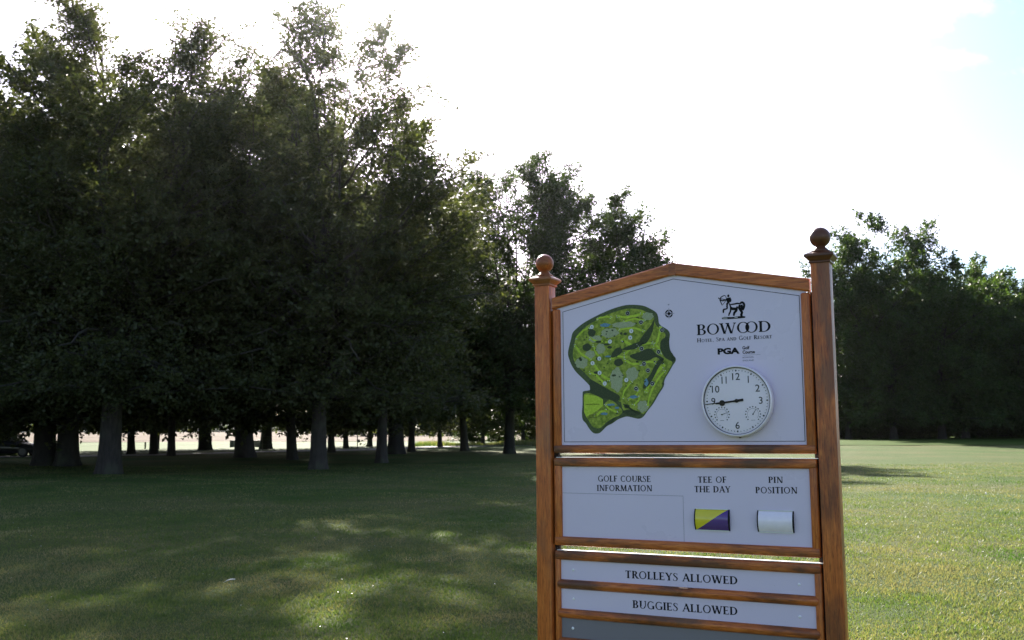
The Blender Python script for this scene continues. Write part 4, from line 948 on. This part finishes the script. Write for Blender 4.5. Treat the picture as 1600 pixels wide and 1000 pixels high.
print_flat('lettering', text_polys('TROLLEYS ALLOWED', .4523, .991, .8955, .8983, .035), e1, M['ink'], slots[0])
print_flat('lettering', text_polys('BUGGIES ALLOWED', .4873, .9865, .7598, .7638, .0352), e1, M['ink'], slots[1])
# screws
for x, z, p in ((.1849, .918, 0), (1.2603, .9153, 0), (.1856, .7815, 1), (1.2581, .778, 1), (.1792, .6418, 2), (1.2585, .640, 2), (.18, .504, 3), (1.258, .504, 3)):
    mb = MB(); mb.lathe([(.0068, 0), (.0068, .0015), (.0055, .0035), (.0020, .0046)], (x, YP, z), 14, 'Y'); mb.build('screw', M['steel'], slots[p], True)
# ruled box for the notices
print_flat('ruled_line', [[(.125, 1.2862), (.7464, 1.2842), (.7464, 1.2854), (.125, 1.2874)], [(.7458, 1.07), (.7470, 1.07), (.7470, 1.2854), (.7458, 1.2854)]], e1, M['ink_grey'], info)
# the crest and the words under it
print_flat('hotel_name', text_polys('BOWOOD', .8332, 1.1819, 2.0322, 2.0316, .0500, over={3: .34}, track=.0, G=FONT_FINE), e1, M['ink'], top)
print_flat('hotel_name', text_polys('Hotel, Spa and Golf Resort', .8341, 1.1825, 1.9984, 2.0005, .0190, small=.76, track=.07, G=FONT_BOLD), e1, M['ink'], top)
sans('course_badge', 'PGA', .9305, 1.0333, 1.9362, .0300, e1, M['ink'], top, bold=0.055)
sans('course_badge', 'Golf', 1.0465, 1.0792, 1.9552, .0155, e1, M['ink'], top, 0.03)
sans('course_badge', 'Course', 1.0465, 1.1031, 1.9353, .0155, e1, M['ink'], top, 0.03)
sans('course_badge', 'BOWOOD,', 1.0465, 1.0983, 1.9140, .0078, e1, M['ink_grey'], top)
sans('course_badge', 'ENGLAND', 1.0465, 1.0978, 1.9008, .0070, e1, M['ink_grey'], top)
print_flat('ruled_line', [[(1.046, 1.9285), (1.1279, 1.9285), (1.1279, 1.9295), (1.046, 1.9295)]], e1, M['ink_grey'], top)
emb = []
for pts, w in EMB:
    emb += stroke([(x / 1000, z / 1000, w * 0.00092 * (1.0 if 0 < i < len(pts) - 1 else 0.7)) for i, (x, z) in enumerate(pts)])
emb.append(ellipse(.9892, 2.2085, .0052, .0066, 12)); emb.append(mm(EMBBASE))
print_flat('archer_crest', emb, e1, M['ink'], top)
print_flat('archer_crest', [[(.960, 2.1045), (.982, 2.1035), (.982, 2.1060), (.964, 2.1075)], [(1.016, 2.104), (1.030, 2.104), (1.030, 2.1065), (1.014, 2.1065)]], e1 - .0004, M['white_ink'], top)
# compass
cp = []
for k in range(4):
    a0 = 90 * k + 12; cp += bowl(.7004, 2.1432, .0195, .0195, a0, a0 + 66, .0065, .0065, 6)
for dx, dz in ((1, 0), (0, 1), (-1, 0), (0, -1)):
    L_ = .029; cp.append([(.7004 + dx * L_, 2.1432 + dz * L_), (.7004 - dz * .0028, 2.1432 + dx * .0028), (.7004 + dz * .0028, 2.1432 - dx * .0028)])
for k in range(4):
    a = R(45 + 90 * k); cp.append([(.7004 + .011 * math.cos(a), 2.1432 + .011 * math.sin(a)), (.7004 + .004 * math.cos(a + 1.2), 2.1432 + .004 * math.sin(a + 1.2)), (.7004 + .004 * math.cos(a - 1.2), 2.1432 + .004 * math.sin(a - 1.2))])
print_flat('compass_rose', cp, e1, M['ink'], top)
sans('compass_letter', 'N', .6999, None, 2.1835, .0065, e1, M['ink'], top, .02)
# the course map, printed layer on layer
L = lambda k: YP - 0.0006 - 0.0004 * k
print_flat('map_ground', [catmull(mm(MAP_OUT))], L(0), M['map_edge'], top)
print_flat('map_ground', [catmull(mm(MAP_IN)), catmull(mm(MAP_LOW))], L(1), M['map_green'], top)
print_flat('map_rough', [ellipse(a / 1000, b / 1000, c / 1000, d / 1000, 20, .12, i) for i, (a, b, c, d) in enumerate(MAP_ROUGH)], L(2), M['map_rough'], top)
fair_ = []
for i, (a, b, c, d, w) in enumerate(MAP_FAIR):
    dx, dz = c - a, d - b; L0 = math.hypot(dx, dz); nx_, nz_ = -dz / L0, dx / L0; bow = L0 * (.10 if i % 2 else -.08); pts = []
    for q in range(6):
        f = q / 5; o_ = bow * math.sin(math.pi * f) + 1.2 * math.sin(i + q * 2.1)
        pts.append(((a + dx * f + nx_ * o_) / 1000, (b + dz * f + nz_ * o_) / 1000, w / 1000 * (.75 + .35 * math.sin(q * 1.7 + i) ** 2) * (.8 if q in (0, 5) else 1)))
    fair_ += stroke(pts); fair_.append(ellipse(pts[0][0], pts[0][1], w / 1700, w / 1900, 10)); fair_.append(ellipse(pts[-1][0], pts[-1][1], w / 1400, w / 1500, 10))
print_flat('map_fairway', fair_ + [mm(MAP_RANGE)], L(3), M['map_bright'], top)
print_flat('map_woodland', [catmull(mm(q)) for q in MAP_WOODS] + [ellipse(a / 1000, b / 1000, c / 1000, d / 1000, 14, .08, i) for i, (a, b, c, d) in enumerate(MAP_TREE)], L(4), M['map_wood'], top)
print_flat('map_pond', [ellipse(a / 1000, b / 1000, c / 1000, d / 1000, 14, .16, i) for i, (a, b, c, d) in enumerate(MAP_POND)], L(5), M['map_pond'], top)
rg_ = random.Random(3); bk = []
for a, b, c, d, w in MAP_FAIR:
    for ex, ez in ((a, b), (c, d)):
        for k in range(3):
            q = rg_.uniform(0, 6.28); rr = w * rg_.uniform(.5, .8)
            bk.append(ellipse((ex + rr * math.cos(q)) / 1000, (ez + rr * math.sin(q)) / 1000, .0022, .0016, 7))
print_flat('map_bunker', bk, L(6), M['white_ink'], top)
tr_ = []
for k in range(70):
    x = rg_.uniform(230, 690); z = rg_.uniform(1760, 2150)
    if ((x - 450) / 230) ** 2 + ((z - 1960) / 190) ** 2 < 1: tr_.append(ellipse(x / 1000, z / 1000, rg_.uniform(.0025, .006), rg_.uniform(.002, .0045), 7, .2, k))
print_flat('map_woodland', tr_, L(6), M['map_wood'], top)
print_flat('map_number', [ellipse(a / 1000, b / 1000, .0104, .0104, 18) for a, b, t in MAP_NUM] + [ellipse(a / 1000, b / 1000, .0106, .0106, 18) for a, b, t in MAP_NUMB], L(7), M['white_ink'], top)
print_flat('map_number', [ellipse(a / 1000, b / 1000, .0094, .0094, 18) for a, b, t in MAP_NUMB], L(8), M['ink'], top)
join_meshes([sans('d', t, a / 1000, None, b / 1000 - .0042, .0084, L(9), M['ink'], None, .02) for a, b, t in MAP_NUM], 'map_number', top)
join_meshes([sans('d', t, a / 1000, None, b / 1000 - .0036, .0072, L(9), M['white_ink'], None, .02) for a, b, t in MAP_NUMB], 'map_number', top)
sans('map_caption', 'DRIVING RANGE', .2654, .337, 1.716, .0062, L(9), M['ink'], top)
sans('map_caption', 'ACADEMY', .281, .325, 1.6635, .0056, L(9), M['ink'], top)
sans('map_caption', 'COURSE', .2839, .3225, 1.6535, .0056, L(9), M['ink'], top)

# rotating marker drums in the middle panel
def drum(x0, x1, z0, z1, two):
    bul = 0.016
    n_ = 12; hz_ = (z1 - z0) / 2; zc2 = (z0 + z1) / 2
    rad = (hz_ ** 2 + bul ** 2) / (2 * bul); am = math.asin(hz_ / rad)
    def yz(t): a = am * (2 * t - 1); return YP - 0.003 - (rad * math.cos(a) - rad * math.cos(am)), zc2 + rad * math.sin(a)
    def surf(name, f0, f1, m, par):
        mb = MB(); vs = []; fs = []
        for j in range(n_ + 1):
            y, z = yz(j / n_); a, b = f0(j / n_), f1(j / n_)
            vs += [(x0 + (x1 - x0) * a, y, z), (x0 + (x1 - x0) * b, y, z)]
        for j in range(n_): fs.append((2 * j, 2 * j + 1, 2 * j + 3, 2 * j + 2))
        mb.add(vs, fs); return mb.build(name, m, par, True)
    if two:
        d = surf('marker_drum', lambda t: 0.0, lambda t: 0.02 + 0.96 * t, M['yellow'], S); d['label'] = 'yellow and purple halves of the tee of the day marker'
        surf('purple_half', lambda t: 0.02 + 0.96 * t, lambda t: 1.0, M['purple'], d)
    else:
        d = surf('marker_drum', lambda t: 0.0, lambda t: 1.0, M['drum_white'], S); d['label'] = 'white pin position marker'
    mb = MB()
    for xa, xb in ((x0 - .005, x0), (x1, x1 + .005)):
        prof = [(yz(j / n_)[0] - .0012, yz(j / n_)[1]) for j in range(n_ + 1)]
        prof = [(YP - .0005, prof[0][1] - .002)] + prof + [(YP - .0005, prof[-1][1] + .002)]
        mb.prism(prof, 0, xa, xb)
    mb.build('drum_end', M['ink'], d)
    mb = MB()
    for za in (z0 - .0045, z1 + .0005): mb.box(x0, x1, YP - .0055, YP - .0004, za, za + .004)
    mb.build('drum_edge', M['pale_metal'], d)
drum(.8065, .9588, 1.135, 1.2265, True); drum(1.0945, 1.2445, 1.137, 1.2275, False)

# ------------------------------------------------------------------ clock hung on the map panel
CK = empty('wall_clock'); CR = 0.163; CX, CZ = 1.0215, 1.7195
CK.matrix_world = SIGN_M @ Matrix.Translation((CX, YP, CZ))
tagp(CK, 'round white clock with two small dials mounted on the white map panel', 'clock')
def face_mat():
    m, nt, out = mat('clock_face')
    tc = node(nt, 'ShaderNodeTexCoord')
    n = node(nt, 'ShaderNodeTexNoise', {'Vector': tc.outputs['Object'], 'Scale': 14.0, 'Detail': 5.0})
    c = ramp(nt, n.outputs[0], [(0.3, (0.95, 0.83, 0.91)), (0.7, (0.98, 0.87, 0.95))])
    b = node(nt, 'ShaderNodeBsdfPrincipled', {'Base Color': c, 'Roughness': 0.4}); nt.links.new(b.outputs[0], out.inputs[0]); return m
def glass_mat():
    m, nt, out = mat('clock_glass')
    f = node(nt, 'ShaderNodeFresnel', {'IOR': 1.22})
    t = node(nt, 'ShaderNodeBsdfTransparent', {'Color': (1, 1, 1, 1)}); g = node(nt, 'ShaderNodeBsdfGlossy', {'Roughness': 0.04})
    mx = node(nt, 'ShaderNodeMixShader', {0: f.outputs[0], 1: t.outputs[0], 2: g.outputs[0]}); nt.links.new(mx.outputs[0], out.inputs[0]); return m
M['clock_face'] = face_mat(); M['clock_glass'] = glass_mat(); M['clock_rim'] = simple('clock_rim', (0.84, 0.74, 0.80), 0.3, 0.2)
mb = MB(); mb.lathe([(CR * .93, 0.002), (CR * .985, .006), (CR, .012), (CR, .040), (CR * .985, .0455), (CR * .955, .0470), (CR * .938, .0455), (CR * .934, .0440), (CR * .934, .0330)], (0, 0, 0), 72, 'Y')
case = mb.build('case', M['clock_rim'], CK, True)
mb = MB(); n_ = 72
for j, (r_, z_) in enumerate(((CR * .9335, .0353), (CR * .9335, .0448), (CR * .922, .0448), (CR * .922, .0353))):
    mb.v += [(r_ * math.cos(2 * math.pi * q / n_), -z_, r_ * math.sin(2 * math.pi * q / n_)) for q in range(n_)]
mb.f += [(j * n_ + q, j * n_ + (q + 1) % n_, ((j + 1) % 4) * n_ + (q + 1) % n_, ((j + 1) % 4) * n_ + q) for j in range(4) for q in range(n_)]
mb.build('dial_lining', M['ink'], CK)
mb = MB(); mb.lathe([(CR * .93, 0.0340), (CR * .93, .0352)], (0, 0, 0), 72, 'Y'); face = mb.build('dial', M['clock_face'], CK, True)
YF = -0.0358
ticks = []
for k in range(60):
    a = R(90 - 6 * k); big = k % 5 == 0; r0, r1, w = (.822, .868, .0058) if big else (.835, .860, .0028)
    d = Vector((math.cos(a), math.sin(a))); n_ = Vector((-d.y, d.x)) * w / 2; A, B = d * CR * r0, d * CR * r1
    ticks.append([tuple(A + n_), tuple(A - n_), tuple(B - n_), tuple(B + n_)])
for sx in (-.43, .44):
    for k in range(13):
        a = R(225 - 22.5 * k); r = .205 * CR
        ticks.append(ellipse(sx * CR + r * math.cos(a), -.375 * CR + r * math.sin(a), .0030, .0030, 8))
    ticks += bowl(sx * CR, -.375 * CR, .158 * CR, .158 * CR, -40, 220, .0009, .0009, 20)
    ticks.append([(sx * CR - .009, -.545 * CR), (sx * CR + .009, -.545 * CR), (sx * CR + .009, -.537 * CR), (sx * CR - .009, -.537 * CR)])
print_flat('minute_marks', ticks, YF, M['ink'], face)
dg = []
for t, k in (('12', 0), ('1', 1), ('2', 2), ('3', 3), ('6', 6), ('9', 9), ('10', 10), ('11', 11)):
    a = R(90 - 30 * k); r = .665 * CR if k in (3, 9) else .68 * CR
    if t in ('1', '11'):
        for dx in ((0,) if t == '1' else (-.0095, .0095)):
            cx_, cz_ = r * math.cos(a) + dx, r * math.sin(a)
            mb = MB(); mb.flat([(cx_ - .0022, cz_ - .016), (cx_ + .0022, cz_ - .016), (cx_ + .0022, cz_ + .016), (cx_ - .0022, cz_ + .016)], YF); dg.append(mb.build('d', M['ink']))
    else: dg.append(sans('d', t, r * math.cos(a), None, r * math.sin(a) - .016, .032, YF, M['ink'], None, .004))
join_meshes(dg, 'numerals', face)
def hand(name, ang, prof, y, m, parent=CK, c=(0, 0), thick=.0008):
    """prof: (distance along, half width)"""
    d = Vector((math.cos(ang), math.sin(ang))); n_ = Vector((-d.y, d.x))
    pl = [d * a + n_ * w for a, w in prof] + [d * a - n_ * w for a, w in reversed(prof)]
    pl = [(p.x + c[0], p.y + c[1]) for p in pl]; mb = MB(); k = len(pl)
    mb.add([(x, y, z) for x, z in pl] + [(x, y - thick, z) for x, z in pl], [tuple(range(k))[::-1], tuple(range(k, 2 * k))] + [(i, (i + 1) % k, (i + 1) % k + k, i + k) for i in range(k)])
    return mb.build(name, m, parent)
ah = R(90 - 262.5); am_ = R(90 - 264.5)
circ = [(.415 * CR + .0135 * math.cos(R(q)), .0135 * math.sin(R(q))) for q in range(165, 10, -15)]
hand('hour_hand', ah, [(-.19 * CR, .0058), (-.02, .0055), (0, .0062), (.02, .0035), (.33 * CR, .0042)] + circ + [(.52 * CR, .0032), (.60 * CR, .0018)], YF - .0025, M['ink'])
hand('minute_hand', am_, [(-.17 * CR, .0042), (0, .0038), (.5 * CR, .0026), (.90 * CR, .0013)], YF - .0052, M['ink'])
hand('dial_pointer', R(18), [(-.004, .0012), (.030, .0005)], YF - .0008, M['ink'], CK, (-.43 * CR, -.375 * CR)); hand('dial_pointer', R(56), [(-.004, .0012), (.030, .0005)], YF - .0008, M['ink'], CK, (.44 * CR, -.375 * CR))
mb = MB(); mb.lathe([(.0085, 0), (.0085, .0065), (.006, .008)], (0, YF, 0), 20, 'Y')
for sx in (-.43, .44): mb.lathe([(.0030, 0), (.0030, .0018)], (sx * CR, YF, -.375 * CR), 12, 'Y')
mb.build('hand_hub', M['ink'], CK, True)
mb = MB(); mb.lathe([(CR * .920, .0446), (CR * .6, .0464), (CR * .25, .0472), (.0005, .0474)], (0, 0, 0), 48, 'Y'); mb.f = mb.f[:-2]
gl = mb.build('glass', M['clock_glass'], CK, True)
mb = MB(); mb.lathe([(.004, 0), (.004, .010)], (0, -.010, 0), 10); 
o = mb.build('case_peg', M['wood_dark'], CK, True); o.location = (.004, -.004, -CR - .006)

# ------------------------------------------------------------------ field fence
def wood_grey():
    m, nt, out = mat('weathered_post')
    tc = node(nt, 'ShaderNodeTexCoord'); n = node(nt, 'ShaderNodeTexNoise', {'Vector': tc.outputs['Object'], 'Scale': 20.0, 'Detail': 5.0})
    c = ramp(nt, n.outputs[0], [(0.3, (0.06, 0.05, 0.04)), (0.7, (0.15, 0.13, 0.10))])
    b = node(nt, 'ShaderNodeBsdfPrincipled', {'Base Color': c, 'Roughness': 0.9}); nt.links.new(b.outputs[0], out.inputs[0]); return m
M['post_grey'] = wood_grey(); M['wire'] = simple('wire', (0.25, 0.25, 0.25), 0.5, 0.8)
F = empty('wire_fence', (-24, 73, hz(-24, 73))); tagp(F, 'thin wire fence with slender posts between the road and the sunny meadow', 'fence')
fps = [(-38 + i * 3.55, 70.2 + i * 1.9 + (0.05 * i * i) * 0) for i in range(9)]
mbp = MB(); mbp.prism([(.04 * math.cos(R(60 * k)), .04 * math.sin(R(60 * k))) for k in range(6)], 2, -.2, 1.15); pm = None
for x, y in fps:
    if pm is None: po = mbp.build('post', M['post_grey'], F); pm = po.data
    else: po = link(bpy.data.objects.new('post', pm), F)
    po.location = (x + 24, y - 73, hz(x, y) - F.location.z)
for h_ in (.45, .8, 1.08):
    mb = MB(); mb.tube([(x + 24, y - 73 - .045, h_ + hz(x, y) - F.location.z) for x, y in fps], .004, 4); mb.build('wire', M['wire'], F)
# marker post
mp_ = MB(); mp_.prism([(.05, -.05), (.05, .05), (-.05, .05), (-.05, -.05)], 2, -.1, .56); mp_.prism([(.05, -.05), (.05, .05), (-.05, .05), (-.05, -.05)], 2, .56, .60)
mo = mp_.build('marker_post', M['post_grey']); mo.location = (-30.4, 81.5, hz(-30.4, 81.5)); tagp(mo, 'short dark marker post alone on the bright meadow', 'post')
# storage box of boards
BX = empty('storage_box', (-24.3, 90.5, hz(-24.3, 90.5)), R(-3)); tagp(BX, 'low dark green slatted storage box on the meadow beyond the trees', 'box')
M['box_green'] = simple('box_green', (0.05, 0.065, 0.05), 0.7)
bm_ = None
for i in range(4):
    mb = MB(); mb.box(-1.55, 1.55, -.40, -.375, .06 + i * .145, .06 + i * .145 + .132, .006); o = mb.build('board', M['box_green'], BX) if bm_ is None else link(bpy.data.objects.new('board', bm_), BX)
    if bm_ is None: bm_ = o.data
    else: o.location.z = i * .145
    q = link(bpy.data.objects.new('board', bm_), BX); q.location = (0, .775, i * .145)
mb = MB(); mb.box(-1.6, 1.6, -.42, .42, .645, .68, .008); mb.build('lid', M['box_green'], BX)
for sx in (-1, 1):
    mb = MB(); mb.box(min(sx * 1.552, sx * 1.58), max(sx * 1.552, sx * 1.58), -.40, .40, .02, .64, .004); mb.build('end_panel', M['box_green'], BX)

# ------------------------------------------------------------------ parked car
def car():
    C = empty('parked_car', (-31.05, 60.4, hz(-31.05, 60.4) + .05), R(4)); tagp(C, 'dark car parked on the road in deep shade at the left edge', 'car')
    m, nt, out = mat('car_paint'); b = node(nt, 'ShaderNodeBsdfPrincipled', {'Base Color': (0.006, 0.007, 0.010, 1), 'Roughness': 0.3, 'Metallic': 0.3, 'Coat Weight': 0.8, 'Coat Roughness': 0.06}); nt.links.new(b.outputs[0], out.inputs[0])
    gm = simple('car_glass', (0.01, 0.012, 0.014), 0.05, coat=0.5); rub = simple('tyre', (0.012, 0.012, 0.012), 0.85); rim = simple('wheel_rim', (0.10, 0.10, 0.105), 0.4, 0.6)
    lampm = simple('lamp_glass', (0.5, 0.5, 0.52), 0.1, coat=0.6); red = simple('rear_lamp', (0.25, 0.01, 0.01), 0.15, coat=0.5)
    # stations along x: (x, z bottom, z shoulder, half width, z deck)
    st = [(-2.12, .38, .62, .66, .80), (-2.02, .28, .70, .80, .90), (-1.6, .24, .74, .87, .93), (-.9, .22, .74, .89, .92), (0, .22, .73, .89, .90), (.8, .22, .71, .89, .88), (1.3, .23, .68, .87, .84), (1.8, .26, .62, .82, .76), (2.05, .30, .56, .72, .66), (2.14, .36, .50, .60, .56)]
    prof = lambda s: [(-s[3] * .92, s[1]), (-s[3], s[1] + .10), (-s[3], s[2]), (-s[3] * .93, s[2] + (s[4] - s[2]) * .7), (-s[3] * .6, s[4]), (0, s[4] + .02), (s[3] * .6, s[4]), (s[3] * .93, s[2] + (s[4] - s[2]) * .7), (s[3], s[2]), (s[3], s[1] + .10), (s[3] * .92, s[1])]
    def loft(sts, pf):
        mb = MB(); vs = []; fs = []; n_ = len(pf(sts[0]))
        for s in sts: vs += [(s[0], y, z) for y, z in pf(s)]
        for j in range(len(sts) - 1):
            for i in range(n_): fs.append((j * n_ + i, (j + 1) * n_ + i, (j + 1) * n_ + (i + 1) % n_, j * n_ + (i + 1) % n_))
        fs.append(tuple(range(n_))); fs.append(tuple(range((len(sts) - 1) * n_, len(sts) * n_))[::-1]); mb.add(vs, fs); return mb
    body = loft(st, prof).build('body', m, C, True)
    cab = [(-1.75, .90, .74, .92), (-1.25, .90, .76, 1.28), (-.7, .89, .78, 1.40), (0, .89, .78, 1.42), (.35, .88, .78, 1.37), (1.05, .86, .76, .90)]
    cp_ = lambda s: [(-s[2], s[1]), (-s[2] + (s[3] - s[1]) * .36, s[3] - .04), (-s[2] * .55, s[3]), (s[2] * .55, s[3]), (s[2] - (s[3] - s[1]) * .36, s[3] - .04), (s[2], s[1])]
    cabin = loft(cab, cp_).build('cabin', m, C, True)
    for sy in (-1, 1):
        for pts in (((-1.35, .95), (-.35, .95), (-.35, 1.32), (-.75, 1.33), (-1.12, 1.2)), ((-.28, .95), (.82, .93), (.38, 1.28), (-.28, 1.33))):
            mb = MB(); vs = []
            for x, z in pts: vs.append((x, sy * (.785 - (z - .9) * .33), z))
            for x, z in pts: vs.append((x, sy * (.77 - (z - .9) * .33), z))
            n_ = len(pts); mb.add(vs, [tuple(range(n_)), tuple(range(2 * n_ - 1, n_ - 1, -1))] + [(i, i + n_, (i + 1) % n_ + n_, (i + 1) % n_) for i in range(n_)]); mb.build('side_window', gm, C)
        mb = MB(); mb.box(.62, .76, min(sy * .84, sy * 1.0), max(sy * .84, sy * 1.0), .93, 1.05, .03); mb.build('mirror', m, C, True)
        mb = MB(); mb.box(1.93, 2.075, min(sy * .48, sy * .70), max(sy * .48, sy * .70), .54, .66, .02); mb.build('headlight', lampm, C, True)
        mb = MB(); mb.box(-2.11, -1.98, min(sy * .50, sy * .76), max(sy * .50, sy * .76), .66, .82, .02); mb.build('rear_light', red, C, True)
        for wx in (-1.32, 1.33):
            w = empty('wheel'); w.parent = C; w.location = (wx, sy * .80, .315)
            mb = MB(); mb.lathe([(.20, -.10), (.30, -.10), (.315, -.07), (.315, .07), (.30, .10), (.20, .10)], (0, 0, 0), 28, 'Y'); mb.build('tyre', rub, w, True)
            mb = MB(); mb.lathe([(.05, -.104), (.205, -.101), (.205, .101), (.05, .104)], (0, 0, 0), 24, 'Y'); mb.build('rim', rim, w, True)
    mb = MB(); mb.add([(.42, -.60, 1.345), (.42, .60, 1.345), (1.06, .70, .915), (1.06, -.70, .915), (.40, -.60, 1.325), (.40, .60, 1.325), (1.03, .70, .90), (1.03, -.70, .90)], [(0, 3, 2, 1), (4, 5, 6, 7), (0, 1, 5, 4), (1, 2, 6, 5), (2, 3, 7, 6), (3, 0, 4, 7)]); mb.build('windscreen', gm, C)
car()

# ------------------------------------------------------------------ small things on the lawn
def feather():
    x, y = -2.93, 10.3; o = empty('feather', (x, y, hz(x, y) + .03), R(20)); tagp(o, 'small white feather lying on the shaded lawn left of the sign', 'feather')
    mb = MB(); mb.tube([(-.055, 0, .004), (-.02, 0, .016), (.02, 0, .024), (.06, .004, .022)], [.0016, .0012, .0009, .0004], 5); mb.build('quill', M['white_ink'], o)
    mb = MB(); n_ = 12
    for s_ in (-1, 1):
        for k in range(n_):
            t = k / (n_ - 1); xx = -.03 + .085 * t; w = .017 * math.sin(math.pi * (0.12 + .85 * t)) + .002; zz = .014 + .012 * math.sin(t * 2.2)
            mb.add([(xx, 0, zz), (xx + .0085, 0, zz + .001), (xx + .016, s_ * w, zz + .010), (xx + .009, s_ * w, zz + .008)], [(0, 1, 2, 3)])
    mb.build('vane', M['white_ink'], o)
feather()
def ball():
    x, y = 11.1, 23.2; mb = MB(); mb.lathe([(.0213 * math.sin(math.pi * k / 12) + 1e-4, -.0213 * math.cos(math.pi * k / 12)) for k in range(13)], (0, 0, 0), 20)
    o = mb.build('golf_ball', M['drum_white'], None, True); o.location = (x, y, hz(x, y) + .05); tagp(o, 'small white golf ball lying on the sunlit lawn at the right', 'ball')
ball()
